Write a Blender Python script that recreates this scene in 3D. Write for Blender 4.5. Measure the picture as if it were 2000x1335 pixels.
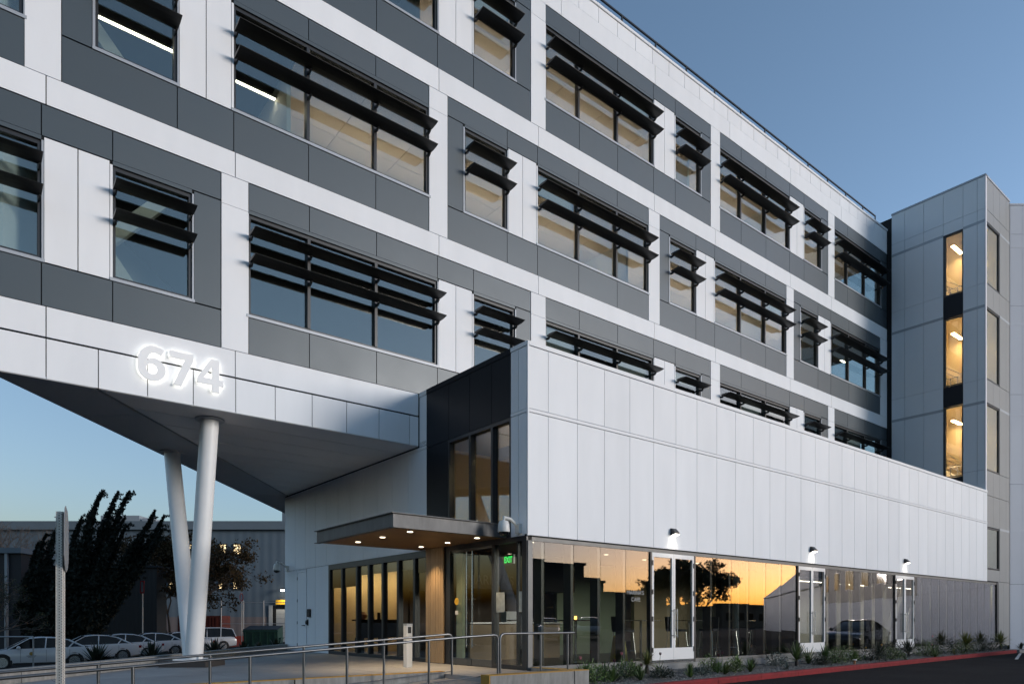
import bpy, bmesh, math, random
from math import sin, cos, pi, radians
from mathutils import Vector, Matrix, noise as mnoise

for _o in list(bpy.data.objects):
    bpy.data.objects.remove(_o)
random.seed(7)
SC = bpy.context.scene
COL = SC.collection

# ------------------------------------------------------------------ camera
# World frame: X runs along the main facade, Y runs into the building, Z is up,
# origin on the parking-lot asphalt under the camera.
EYE = 1.38
YAW = radians(90 - 51.363)          # view direction, clockwise from +Y
cam_d = bpy.data.cameras.new('camera')
cam = bpy.data.objects.new('camera', cam_d)
COL.objects.link(cam)
cam.location = (0, 0, EYE)
cam.rotation_euler = (pi / 2, 0, -YAW)
cam_d.sensor_width = 36
cam_d.lens = 1368.2 / 2000 * 36
cam_d.shift_y = (1213.3 - 667.5) / 2000
cam_d.clip_start = 0.1
cam_d.clip_end = 3000
SC.camera = cam
SC.render.resolution_x, SC.render.resolution_y = 1024, 683

# ------------------------------------------------------------------ world, sun, exposure
SUN_EL, SUN_AZ = radians(-1.0), radians(122)      # azimuth clockwise from +Y: dusk glow in front of the facade, to the right
GLOW_EL, GLOW_AZ = radians(10.5), radians(148)   # weighted middle of that glow
world = bpy.data.worlds.new('World')
SC.world = world
world.use_nodes = True
_nt = world.node_tree
_bg = _nt.nodes['Background']
_sky = _nt.nodes.new('ShaderNodeTexSky')
_sky.sky_type = 'NISHITA'
_sky.sun_disc = False
_sky.sun_elevation = SUN_EL
_sky.sun_rotation = SUN_AZ
_sky.air_density = 0.5
_sky.dust_density = 2.2
_sky.ozone_density = 1.1
_nt.links.new(_sky.outputs[0], _bg.inputs[0])
_bg.inputs[1].default_value = 0.15
sun_d = bpy.data.lights.new('sun', 'SUN')
sun_d.energy = 0.195
sun_d.angle = radians(17)
sun_d.color = (1.0, 0.935, 0.875)
sun = bpy.data.objects.new('sun', sun_d)
COL.objects.link(sun)
_sd = Vector((sin(GLOW_AZ) * cos(GLOW_EL), cos(GLOW_AZ) * cos(GLOW_EL), sin(GLOW_EL)))
sun.rotation_euler = _sd.to_track_quat('Z', 'Y').to_euler()
sun.location = _sd * 60

SC.view_settings.view_transform = 'Standard'
SC.view_settings.look = 'None'
SC.view_settings.gamma = 1
SC.view_settings.exposure = 3.45
SC.view_settings.use_curve_mapping = False
SC.render.engine = 'CYCLES'
SC.cycles.use_denoising = True
SC.cycles.max_bounces = 10
SC.cycles.transparent_max_bounces = 16
SC.cycles.glossy_bounces = 4
SC.cycles.diffuse_bounces = 4
SC.cycles.sample_clamp_indirect = 6
SC.cycles.caustics_reflective = False
SC.cycles.caustics_refractive = False

# ------------------------------------------------------------------ helpers
RIGHT = Vector((cos(YAW), -sin(YAW), 0))
FWD = Vector((sin(YAW), cos(YAW), 0))


def cp(X, Z, z=0.0):
    """Point given as metres to the right of and metres in front of the viewpoint (street-aligned frame)."""
    return RIGHT * X + FWD * Z + Vector((0, 0, z))


MATS = {}


def mat(name, col, rough=0.5, metal=0.0, spec=0.5, var=0.0, vscale=3.0, vcol=None, bump=0.0, bscale=40.0, rnd=0.0, stretch=None, coat=0.0, bdetail=4):
    m = bpy.data.materials.new(name)
    m.use_nodes = True
    nt = m.node_tree
    b = nt.nodes['Principled BSDF']
    b.inputs['Roughness'].default_value = rough
    b.inputs['Metallic'].default_value = metal
    b.inputs['Specular IOR Level'].default_value = spec
    if coat:
        b.inputs['Coat Weight'].default_value = coat
        b.inputs['Coat Roughness'].default_value = 0.05
    c = (col[0], col[1], col[2], 1)
    geo = nt.nodes.new('ShaderNodeNewGeometry')
    src = geo.outputs['Position']
    if stretch:
        mp = nt.nodes.new('ShaderNodeMapping')
        mp.inputs['Scale'].default_value = stretch
        nt.links.new(src, mp.inputs['Vector'])
        src = mp.outputs[0]
    last = None
    if var > 0:
        n = nt.nodes.new('ShaderNodeTexNoise')
        n.inputs['Scale'].default_value = vscale
        n.inputs['Detail'].default_value = 6
        n.inputs['Roughness'].default_value = 0.6
        nt.links.new(src, n.inputs['Vector'])
        r = nt.nodes.new('ShaderNodeMapRange')
        r.inputs['From Min'].default_value = 0.3
        r.inputs['From Max'].default_value = 0.7
        nt.links.new(n.outputs[0], r.inputs['Value'])
        mx = nt.nodes.new('ShaderNodeMix')
        mx.data_type = 'RGBA'
        d = vcol if vcol else tuple(max(0, x * (1 - var)) for x in col)
        mx.inputs[6].default_value = c
        mx.inputs[7].default_value = (d[0], d[1], d[2], 1)
        nt.links.new(r.outputs[0], mx.inputs[0])
        last = mx.outputs[2]
        rr = nt.nodes.new('ShaderNodeMapRange')
        rr.inputs['To Min'].default_value = max(0.02, rough - 0.06)
        rr.inputs['To Max'].default_value = min(1, rough + 0.08)
        nt.links.new(n.outputs[0], rr.inputs['Value'])
        nt.links.new(rr.outputs[0], b.inputs['Roughness'])
    if rnd > 0:
        oi = nt.nodes.new('ShaderNodeObjectInfo')
        mr = nt.nodes.new('ShaderNodeMapRange')
        mr.inputs['To Min'].default_value = 1 - rnd
        mr.inputs['To Max'].default_value = 1 + rnd
        nt.links.new(oi.outputs['Random'], mr.inputs['Value'])
        hs = nt.nodes.new('ShaderNodeHueSaturation')
        nt.links.new(mr.outputs[0], hs.inputs['Value'])
        if last:
            nt.links.new(last, hs.inputs['Color'])
        else:
            hs.inputs['Color'].default_value = c
        last = hs.outputs[0]
    if last:
        nt.links.new(last, b.inputs['Base Color'])
    else:
        b.inputs['Base Color'].default_value = c
    if bump > 0:
        n2 = nt.nodes.new('ShaderNodeTexNoise')
        n2.inputs['Scale'].default_value = bscale
        n2.inputs['Detail'].default_value = bdetail
        nt.links.new(src, n2.inputs['Vector'])
        bp = nt.nodes.new('ShaderNodeBump')
        bp.inputs['Strength'].default_value = bump
        bp.inputs['Distance'].default_value = 0.02
        nt.links.new(n2.outputs[0], bp.inputs['Height'])
        nt.links.new(bp.outputs[0], b.inputs['Normal'])
    MATS[name] = m
    return m


def emis(name, col, strength):
    m = bpy.data.materials.new(name)
    m.use_nodes = True
    nt = m.node_tree
    nt.nodes.remove(nt.nodes['Principled BSDF'])
    e = nt.nodes.new('ShaderNodeEmission')
    e.inputs[0].default_value = (col[0], col[1], col[2], 1)
    e.inputs[1].default_value = strength
    nt.links.new(e.outputs[0], nt.nodes['Material Output'].inputs[0])
    MATS[name] = m
    return m


def glass(name, tint, refl, wob=0.0, boost=1.0, rcol=(1, 1, 1)):
    """Coated architectural glass: mirror layer over a tinted clear layer, Fresnel-weighted."""
    m = bpy.data.materials.new(name)
    m.use_nodes = True
    nt = m.node_tree
    nt.nodes.remove(nt.nodes['Principled BSDF'])
    tr = nt.nodes.new('ShaderNodeBsdfTransparent')
    tr.inputs[0].default_value = (tint[0], tint[1], tint[2], 1)
    gl = nt.nodes.new('ShaderNodeBsdfGlossy')
    gl.inputs['Roughness'].default_value = 0.0
    gl.inputs[0].default_value = (rcol[0], rcol[1], rcol[2], 1)
    lw = nt.nodes.new('ShaderNodeLayerWeight')
    lw.inputs[0].default_value = 0.5
    pw = nt.nodes.new('ShaderNodeMath')
    pw.operation = 'POWER'
    pw.inputs[1].default_value = 4.0
    nt.links.new(lw.outputs['Facing'], pw.inputs[0])
    mr = nt.nodes.new('ShaderNodeMapRange')
    mr.inputs['To Min'].default_value = refl
    mr.inputs['To Max'].default_value = boost
    nt.links.new(pw.outputs[0], mr.inputs['Value'])
    mx = nt.nodes.new('ShaderNodeMixShader')
    nt.links.new(mr.outputs[0], mx.inputs[0])
    nt.links.new(tr.outputs[0], mx.inputs[1])
    nt.links.new(gl.outputs[0], mx.inputs[2])
    if wob:
        geo = nt.nodes.new('ShaderNodeNewGeometry')
        n = nt.nodes.new('ShaderNodeTexNoise')
        n.inputs['Scale'].default_value = 0.7
        n.inputs['Detail'].default_value = 1
        nt.links.new(geo.outputs['Position'], n.inputs['Vector'])
        bp = nt.nodes.new('ShaderNodeBump')
        bp.inputs['Strength'].default_value = wob
        bp.inputs['Distance'].default_value = 0.02
        nt.links.new(n.outputs[0], bp.inputs['Height'])
        nt.links.new(bp.outputs[0], gl.inputs['Normal'])
    nt.links.new(mx.outputs[0], nt.nodes['Material Output'].inputs[0])
    MATS[name] = m
    return m


def link(o, parent=None):
    COL.objects.link(o)
    if parent is not None:
        o.parent = parent
        o.matrix_parent_inverse = wm(parent).inverted()
    return o


def wm(o):
    m = o.matrix_basis.copy()
    if o.parent:
        m = wm(o.parent) @ o.matrix_parent_inverse @ m
    return m


_cubes = {}


def cube_mesh(m):
    if m not in _cubes:
        me = bpy.data.meshes.new('block_' + m)
        v = [(x, y, z) for x in (-.5, .5) for y in (-.5, .5) for z in (-.5, .5)]
        f = [(0, 1, 3, 2), (4, 6, 7, 5), (0, 4, 5, 1), (2, 3, 7, 6), (0, 2, 6, 4), (1, 5, 7, 3)]
        me.from_pydata(v, [], f)
        me.materials.append(MATS[m])
        _cubes[m] = me
    return _cubes[m]


def B(name, m, x0, x1, y0, y1, z0, z1, parent=None):
    """Axis-aligned block in world coordinates; alike blocks share one mesh."""
    o = bpy.data.objects.new(name, cube_mesh(m))
    o.location = ((x0 + x1) / 2, (y0 + y1) / 2, (z0 + z1) / 2)
    o.scale = (abs(x1 - x0), abs(y1 - y0), abs(z1 - z0))
    return link(o, parent)


class MB:
    def __init__(s):
        s.v, s.f = [], []

    def box(s, x0, x1, y0, y1, z0, z1):
        n = len(s.v)
        s.v += [(x, y, z) for x in (x0, x1) for y in (y0, y1) for z in (z0, z1)]
        s.f += [tuple(n + i for i in q) for q in ((0, 1, 3, 2), (4, 6, 7, 5), (0, 4, 5, 1), (2, 3, 7, 6), (0, 2, 6, 4), (1, 5, 7, 3))]
        return s

    def bar(s, a, b, w, h=None, up=(0, 0, 1)):
        """rectangular bar from a to b"""
        a, b = Vector(a), Vector(b)
        d = (b - a).normalized()
        u = Vector(up)
        if abs(d.dot(u)) > .95:
            u = Vector((1, 0, 0))
        r = d.cross(u).normalized()
        u = r.cross(d).normalized()
        h = h or w
        n = len(s.v)
        for p in (a, b):
            for sx, sy in ((-1, -1), (1, -1), (1, 1), (-1, 1)):
                s.v.append(tuple(p + r * sx * w / 2 + u * sy * h / 2))
        s.f += [(n, n + 1, n + 2, n + 3), (n + 7, n + 6, n + 5, n + 4)] + [(n + i, n + 4 + i, n + 4 + (i + 1) % 4, n + (i + 1) % 4) for i in range(4)]
        return s

    def tube(s, pts, r, seg=8, caps=True):
        pts = [Vector(p) for p in pts]
        rs = r if isinstance(r, (list, tuple)) else [r] * len(pts)
        n0 = len(s.v)
        ref = None
        for i, p in enumerate(pts):
            d = (pts[min(i + 1, len(pts) - 1)] - pts[max(i - 1, 0)])
            if d.length < 1e-9:
                d = Vector((0, 0, 1))
            d.normalize()
            if ref is None:
                ref = Vector((0, 0, 1)) if abs(d.z) < .9 else Vector((1, 0, 0))
            a = d.cross(ref).normalized()
            b = a.cross(d).normalized()
            ref = b
            for k in range(seg):
                t = 2 * pi * k / seg
                s.v.append(tuple(p + (a * cos(t) + b * sin(t)) * rs[i]))
        for i in range(len(pts) - 1):
            for k in range(seg):
                q = n0 + i * seg
                s.f.append((q + k, q + (k + 1) % seg, q + seg + (k + 1) % seg, q + seg + k))
        if caps:
            s.f.append(tuple(n0 + k for k in reversed(range(seg))))
            q = n0 + (len(pts) - 1) * seg
            s.f.append(tuple(q + k for k in range(seg)))
        return s

    def lathe(s, prof, origin=(0, 0, 0), axis='z', seg=20):
        """prof: list of (radius, height)"""
        n0 = len(s.v)
        ox, oy, oz = origin
        for r, h in prof:
            for k in range(seg):
                t = 2 * pi * k / seg
                a, b = r * cos(t), r * sin(t)
                s.v.append({'z': (ox + a, oy + b, oz + h), 'y': (ox + a, oy + h, oz + b), 'x': (ox + h, oy + a, oz + b)}[axis])
        for i in range(len(prof) - 1):
            for k in range(seg):
                q = n0 + i * seg
                s.f.append((q + k, q + (k + 1) % seg, q + seg + (k + 1) % seg, q + seg + k))
        s.f.append(tuple(n0 + k for k in range(seg)))
        q = n0 + (len(prof) - 1) * seg
        s.f.append(tuple(q + k for k in range(seg)))
        return s

    def prism(s, poly, z0, z1):
        n = len(poly)
        q = len(s.v)
        s.v += [(x, y, z0) for x, y in poly] + [(x, y, z1) for x, y in poly]
        s.f.append(tuple(q + i for i in reversed(range(n))))
        s.f.append(tuple(q + n + i for i in range(n)))
        s.f += [(q + i, q + (i + 1) % n, q + n + (i + 1) % n, q + n + i) for i in range(n)]
        return s

    def extrude(s, prof, x0, x1):
        """profile of (y, z) points swept along X"""
        n = len(prof)
        q = len(s.v)
        s.v += [(x0, y, z) for y, z in prof] + [(x1, y, z) for y, z in prof]
        s.f.append(tuple(q + i for i in range(n)))
        s.f.append(tuple(q + n + i for i in reversed(range(n))))
        s.f += [(q + i, q + n + i, q + n + (i + 1) % n, q + (i + 1) % n) for i in range(n)]
        return s

    def quad(s, a, b, c, d):
        n = len(s.v)
        s.v += [tuple(a), tuple(b), tuple(c), tuple(d)]
        s.f.append((n, n + 1, n + 2, n + 3))
        return s

    def tri(s, a, b, c):
        n = len(s.v)
        s.v += [tuple(a), tuple(b), tuple(c)]
        s.f.append((n, n + 1, n + 2))
        return s

    def build(s, name, m, parent=None, smooth=False, fix=True, local=False):
        me = bpy.data.meshes.new(name)
        me.from_pydata(s.v, [], s.f)
        me.materials.append(MATS[m])
        if fix and len(s.f) < 30000:
            bm = bmesh.new()
            bm.from_mesh(me)
            bmesh.ops.recalc_face_normals(bm, faces=bm.faces)
            bm.to_mesh(me)
            bm.free()
        if smooth:
            me.shade_smooth()
            try:
                me.set_sharp_from_angle(angle=radians(40))
            except Exception:
                pass
        o = bpy.data.objects.new(name, me)
        if local and parent is not None:
            COL.objects.link(o)
            o.parent = parent
            return o
        return link(o, parent)


def tag(o, label, cat, group=None):
    o['label'] = label
    o['category'] = cat
    if group:
        o['group'] = group
    return o


def thing(name, loc, label, cat, group=None, rz=0.0):
    o = bpy.data.objects.new(name, None)
    o.empty_display_size = 0.3
    o.location = loc
    o.rotation_euler = (0, 0, rz)
    COL.objects.link(o)
    return tag(o, label, cat, group)


def struct(o, label=None):
    o['kind'] = 'structure'
    if label:
        o['label'] = label
    return o


def dup(root, loc, rz, label, group=None):
    """copy of a thing with its parts and sub-parts"""
    def rec(o, par):
        c = o.copy()
        COL.objects.link(c)
        if par is not None:
            c.parent = par
        for ch in o.children:
            rec(ch, c)
        return c
    r = rec(root, None)
    r.location = loc
    r.rotation_euler = (0, 0, rz)
    r['label'] = label
    if group:
        r['group'] = group
    return r


def to_mesh(o, parent):
    """swap a curve or text object for a plain mesh object"""
    COL.objects.link(o)
    bpy.context.view_layer.update()
    me = bpy.data.meshes.new_from_object(o.evaluated_get(bpy.context.evaluated_depsgraph_get()))
    nm, mb_ = o.name, o.matrix_basis.copy()
    nm = nm.split('.')[0]
    cu = o.data
    bpy.data.objects.remove(o)
    n = bpy.data.objects.new(nm, me)
    if not me.materials:
        me.materials.append(cu.materials[0])
    n.matrix_basis = mb_
    return link(n, parent)


def text(name, body, m, size, loc, rot, parent=None, extrude=0.002, offset=0.0, align='LEFT', xs=1.0):
    c = bpy.data.curves.new(name, 'FONT')
    c.body = body
    c.size = size
    c.extrude = extrude
    c.offset = offset
    c.align_x = align
    c.materials.append(MATS[m])
    o = bpy.data.objects.new(name, c)
    o.location = loc
    o.rotation_euler = rot
    o.scale = (xs, 1, 1)
    return to_mesh(o, parent)


# ------------------------------------------------------------------ materials
mat('white_panel', (0.85, 0.865, 0.89), 0.62, spec=0.3, var=0.055, vscale=1.1, rnd=0.025, stretch=(1.6, 1.6, .35), bump=0.10, bscale=1.3, bdetail=1)
mat('white_trim', (0.83, 0.84, 0.86), 0.6, spec=0.3)
mat('dark_panel', (0.066, 0.085, 0.098), 0.40, spec=0.6, metal=0.15, var=0.07, vscale=0.9, rnd=0.05, bump=0.10, bscale=1.3, bdetail=1)
mat('black_panel', (0.012, 0.015, 0.021), 0.45, spec=0.2, rnd=0.03)
mat('grey_panel_shaded', (0.27, 0.275, 0.275), 0.5, spec=0.4, var=0.03, vscale=0.8, rnd=0.015)  # tower front panels: shade from the side wing put into the colour
mat('grey_panel', (0.74, 0.76, 0.79), 0.5, spec=0.4, var=0.03, vscale=0.8, rnd=0.015)
mat('wing_panel', (0.78, 0.77, 0.81), 0.6, spec=0.3, var=0.03, vscale=0.8, rnd=0.015)
mat('wing_upper', (0.16, 0.135, 0.115), 0.6, var=0.1, vscale=2, rnd=0.03)
mat('grey_trim', (0.36, 0.385, 0.42), 0.45, metal=0.2)
mat('frame_dark', (0.022, 0.024, 0.028), 0.38)
mat('frame_grey', (0.16, 0.16, 0.155), 0.5, metal=0.2, var=0.1, vscale=6)
mat('backing', (0.012, 0.013, 0.015), 0.9)
mat('shade_blade', (0.013, 0.015, 0.018), 0.40, spec=0.4)
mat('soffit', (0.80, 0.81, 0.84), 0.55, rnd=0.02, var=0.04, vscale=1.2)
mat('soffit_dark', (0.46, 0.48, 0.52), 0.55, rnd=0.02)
mat('column_white', (0.82, 0.82, 0.82), 0.40, var=0.05, vscale=4)
mat('black_metal', (0.012, 0.014, 0.017), 0.42, metal=0.2)
mat('steel_rail', (0.18, 0.185, 0.19), 0.32, metal=0.85, var=0.15, vscale=20)
mat('bright_steel', (0.62, 0.62, 0.62), 0.25, metal=0.95)
mat('canopy_steel', (0.095, 0.097, 0.10), 0.5, metal=0.2, var=0.25, vscale=3.0, stretch=(3, 3, 0.7))
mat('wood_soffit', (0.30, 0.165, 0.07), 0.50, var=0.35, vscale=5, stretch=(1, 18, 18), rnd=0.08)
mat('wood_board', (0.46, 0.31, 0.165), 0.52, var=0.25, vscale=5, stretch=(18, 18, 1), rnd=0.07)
mat('concrete', (0.30, 0.295, 0.285), 0.75, var=0.22, vscale=1.6, bump=0.12, bscale=60)
mat('concrete_wall', (0.33, 0.32, 0.30), 0.80, var=0.38, vscale=3.5, stretch=(3, 3, 0.6), bump=0.25, bscale=35)
mat('concrete_pave', (0.27, 0.27, 0.27), 0.62, var=0.25, vscale=0.9, bump=0.10, bscale=50, rnd=0.04)
mat('pier_dark', (0.045, 0.04, 0.038), 0.7)
mat('yellow_paint', (0.52, 0.27, 0.035), 0.6, var=0.25, vscale=9, bump=0.08, bscale=60)
mat('red_kerb', (0.27, 0.018, 0.022), 0.7, spec=0.2, var=0.30, vscale=7, vcol=(0.17, 0.02, 0.022), bump=0.15, bscale=50, rnd=0.06)
mat('grey_kerb', (0.28, 0.28, 0.27), 0.7, var=0.2, vscale=6, bump=0.1)
mat('asphalt', (0.016, 0.016, 0.018), 0.9, spec=0.1, var=0.35, vscale=0.55, vcol=(0.010, 0.010, 0.012), bump=0.35, bscale=120, bdetail=8)
mat('line_paint', (0.62, 0.62, 0.60), 0.6, var=0.3, vscale=6)
mat('soil', (0.10, 0.095, 0.088), 0.95, var=0.5, vscale=14, bump=0.6, bscale=60)
mat('stone', (0.30, 0.285, 0.265), 0.85, var=0.75, vscale=9, vcol=(0.085, 0.08, 0.076))
mat('leaf_yucca', (0.105, 0.155, 0.042), 0.5, var=0.5, vscale=9, rnd=0.15)
mat('leaf_lime', (0.240, 0.250, 0.070), 0.5, var=0.5, vscale=9, rnd=0.12)
mat('leaf_dark', (0.040, 0.056, 0.034), 0.55, var=0.5, vscale=9, rnd=0.2)
mat('leaf_grass', (0.115, 0.190, 0.045), 0.55, var=0.4, vscale=12, rnd=0.2)
mat('leaf_blue', (0.130, 0.155, 0.135), 0.5, var=0.4, vscale=9, rnd=0.2)
mat('tulip_purple', (0.060, 0.008, 0.020), 0.5)
mat('tulip_pink', (0.62, 0.33, 0.34), 0.5, var=0.7, vscale=60, vcol=(0.42, 0.05, 0.08))
mat('tulip_yellow', (0.65, 0.36, 0.05), 0.5)
mat('tree_leaf_cypress', (0.011, 0.018, 0.010), 0.8, var=0.5, vscale=5)
mat('tree_leaf_autumn', (0.050, 0.031, 0.012), 0.8, spec=0.2, var=0.6, vscale=2.5, vcol=(0.022, 0.018, 0.008))
mat('tree_leaf_green', (0.050, 0.062, 0.024), 0.7, var=0.5, vscale=3)
mat('bark', (0.055, 0.045, 0.038), 0.9, var=0.4, vscale=9)
mat('twig', (0.13, 0.11, 0.095), 0.9)
mat('car_white', (0.60, 0.61, 0.63), 0.22, coat=0.6)
mat('car_dark', (0.012, 0.013, 0.016), 0.20, coat=0.8)
mat('car_silver', (0.33, 0.34, 0.36), 0.28, metal=0.5, coat=0.6)
mat('tyre', (0.012, 0.012, 0.012), 0.8)
mat('rim', (0.50, 0.51, 0.53), 0.25, metal=0.9)
mat('black_plastic', (0.010, 0.010, 0.011), 0.55)
mat('car_glass', (0.008, 0.009, 0.011), 0.06, spec=0.6)
mat('tail_red', (0.22, 0.012, 0.012), 0.25, coat=0.5)
mat('lamp_clear', (0.6, 0.6, 0.6), 0.1, coat=0.5)
mat('badge_gold', (0.30, 0.19, 0.03), 0.5)
mat('badge_ink', (0.05, 0.05, 0.06), 0.6)
mat('galvanised', (0.66, 0.63, 0.58), 0.5, metal=0.35, var=0.2, vscale=30)
mat('sign_back', (0.36, 0.37, 0.38), 0.45, metal=0.4, var=0.1, vscale=8)
mat('sign_red', (0.45, 0.03, 0.03), 0.5)
mat('sign_white', (0.7, 0.68, 0.66), 0.5)
mat('sign_yellow', (0.62, 0.36, 0.02), 0.5)
mat('dumpster_green', (0.008, 0.045, 0.028), 0.5, var=0.3, vscale=5)
mat('barrier_orange', (0.50, 0.07, 0.04), 0.5, var=0.2, vscale=5)
mat('container_red', (0.10, 0.018, 0.012), 0.6, var=0.3, vscale=2)
mat('warehouse', (0.15, 0.18, 0.205), 0.6, var=0.10, vscale=0.5)
mat('warehouse_low', (0.24, 0.20, 0.19), 0.6, var=0.10, vscale=0.5)
mat('black_shed', (0.012, 0.013, 0.017), 0.6)
mat('rollup', (0.33, 0.35, 0.37), 0.5, var=0.1, vscale=2)
mat('white_paint', (0.78, 0.78, 0.78), 0.35)
mat('plastic_white', (0.66, 0.66, 0.64), 0.4)
mat('interior_white', (0.66, 0.63, 0.57), 0.8)
mat('interior_tan', (0.50, 0.40, 0.26), 0.8, var=0.08, vscale=2)
mat('interior_green', (0.36, 0.42, 0.30), 0.8)
mat('interior_brown', (0.085, 0.045, 0.022), 0.6, var=0.3, vscale=3)
mat('interior_dark', (0.016, 0.014, 0.012), 0.8)
mat('interior_floor', (0.12, 0.10, 0.085), 0.35, var=0.2, vscale=2)
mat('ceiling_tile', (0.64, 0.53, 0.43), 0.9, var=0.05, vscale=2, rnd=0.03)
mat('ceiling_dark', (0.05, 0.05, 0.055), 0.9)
mat('carpet', (0.08, 0.08, 0.085), 0.95)
mat('seat_black', (0.010, 0.010, 0.011), 0.6)
mat('chrome', (0.55, 0.55, 0.56), 0.2, metal=1.0)
mat('terracotta', (0.32, 0.12, 0.05), 0.6)
mat('poster', (0.42, 0.46, 0.45), 0.5, var=0.5, vscale=6)
mat('yellow_plastic', (0.50, 0.40, 0.03), 0.4)
mat('far_dark', (0.040, 0.036, 0.036), 0.8, var=0.3, vscale=0.3)
mat('far_tan', (0.16, 0.12, 0.09), 0.8, var=0.2, vscale=0.3)
mat('far_red', (0.26, 0.06, 0.04), 0.8)
mat('glass_tint_dark', (0.010, 0.012, 0.014), 0.05, spec=0.7)
emis('light_warm', (1.0, 0.74, 0.38), 5.32)
emis('light_room', (1.0, 0.81, 0.65), 2.128)
mat('glass_print', (0.42, 0.42, 0.42), 0.6)
mat('blind', (0.55, 0.53, 0.50), 0.8, var=0.06, vscale=6)
emis('light_cafe', (1.0, 0.83, 0.60), 0.289)
emis('light_line', (1.0, 0.88, 0.70), 1.175)
emis('light_down', (1.0, 0.83, 0.60), 0.76)
emis('light_wallpack', (1.0, 0.93, 0.80), 1.216)
emis('light_halo', (1.0, 0.97, 0.86), 0.45)
emis('light_stair', (1.0, 0.70, 0.34), 12)
emis('light_exit', (0.03, 0.85, 0.12), 0.122)
emis('light_window', (1.0, 0.74, 0.40), 0.215)
emis('light_orange', (1.0, 0.45, 0.10), 0.587)
glass('glass_upper', (0.80, 0.85, 0.83), 0.18, boost=0.9, rcol=(1.0, 0.98, 0.90))
glass('glass_store', (0.86, 0.88, 0.85), 0.11, boost=0.9, rcol=(0.97, 0.92, 0.96))
glass('glass_door', (0.92, 0.93, 0.92), 0.05, boost=0.9)
glass('glass_stair', (0.95, 0.95, 0.93), 0.05, boost=0.9)

# ================================================================== THE SETTING
def clip_poly(poly, n, d):
    """keep the part of a 2D polygon where n.p >= d"""
    out = []
    for i in range(len(poly)):
        a, b = poly[i], poly[(i + 1) % len(poly)]
        da = n[0] * a[0] + n[1] * a[1] - d
        db = n[0] * b[0] + n[1] * b[1] - d
        if da >= 0:
            out.append(a)
        if da * db < 0:
            t = da / (da - db)
            out.append((a[0] + (b[0] - a[0]) * t, a[1] + (b[1] - a[1]) * t))
    return out


g = MB()
STREET = -0.82
for (xa, za), (xb, zb) in zip([(-1500, STREET), (-8.9, STREET), (-7.7, 0)], [(-8.9, STREET), (-7.7, 0), (1500, 0)]):
    for Za, Zb in ((-1500, 0), (0, 12), (12, 60), (60, 1500)):
        g.quad(cp(xa, Za, za), cp(xb, Za, zb), cp(xb, Zb, zb), cp(xa, Zb, za))
struct(g.build('ground', 'asphalt', fix=False), 'dark asphalt of the parking lot and the street')

# ---- raised plaza of cast slabs
PLZ = 0.38
plaza = MB().prism(clip_poly([(-12, 11.53), (9.2, 11.53), (9.2, 24.3), (-12, 24.3)], (RIGHT.x, RIGHT.y), -8.05), -0.8, PLZ - 0.02).build('plaza', 'concrete')
struct(plaza, 'grey concrete entrance plaza')
for i in range(-4, 4):
    for j in range(0, 5):
        x0, y0_ = 9.2 - (i + 5) * 2.62 + 0.006, 11.53 + j * 2.62 + 0.006
        poly = clip_poly([(x0, y0_), (x0 + 2.608, y0_), (x0 + 2.608, min(24.3, y0_ + 2.608)), (x0, min(24.3, y0_ + 2.608))], (RIGHT.x, RIGHT.y), -8.04)
        if len(poly) > 2:
            MB().prism(poly, PLZ - 0.03, PLZ).build('paving_slab', 'concrete_pave', plaza)
for x0, x1 in ((7.43, 8.30), (8.312, 9.2)):
    B('paving_slab', 'concrete_pave', x0, x1, 9.97, 11.522, PLZ - 0.6, PLZ, plaza)

# ---- ramp falling to the left in front of the plaza
ramp_z = lambda u: 0.30 - 0.06 * (7.4 - u)
rm = MB()
rp = [(7.42, PLZ), (7.4, ramp_z(7.4)), (0.5, ramp_z(0.5)), (-6, ramp_z(0.5))]
ramp = struct(MB().quad((-6, 9.97, ramp_z(.5)), (-6, 11.34, ramp_z(.5)), (.5, 11.34, ramp_z(.5)), (.5, 9.97, ramp_z(.5)))
              .quad((.5, 9.97, ramp_z(.5)), (.5, 11.34, ramp_z(.5)), (7.4, 11.34, ramp_z(7.4)), (7.4, 9.97, ramp_z(7.4)))
              .quad((7.4, 9.97, ramp_z(7.4)), (7.4, 11.34, ramp_z(7.4)), (7.43, 11.34, PLZ), (7.43, 9.97, PLZ)).build('ramp', 'concrete_pave', fix=False), 'sloping concrete access ramp')

# ---- kerb walls of the ramp with yellow painted tops
def kerb_wall(label, segs, y0_, y1_, z0, z1):
    t = thing('ramp_wall', (segs[0][0], y0_, z0), label, 'wall')
    for a, b in segs:
        B('wall_panel', 'concrete_wall', a + .012, b - .012, y0_, y1_, z0, z1 - .012, t)
        B('painted_top', 'yellow_paint', a + .004, b - .004, y0_ - .002, y1_ + .002, z1 - .012, z1, t)
    B('joint_filler', 'black_metal', segs[0][0] + .02, segs[-1][1] - .02, y0_ + .03, y1_ - .03, z0, z1 - .02, t)
    return t


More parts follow.
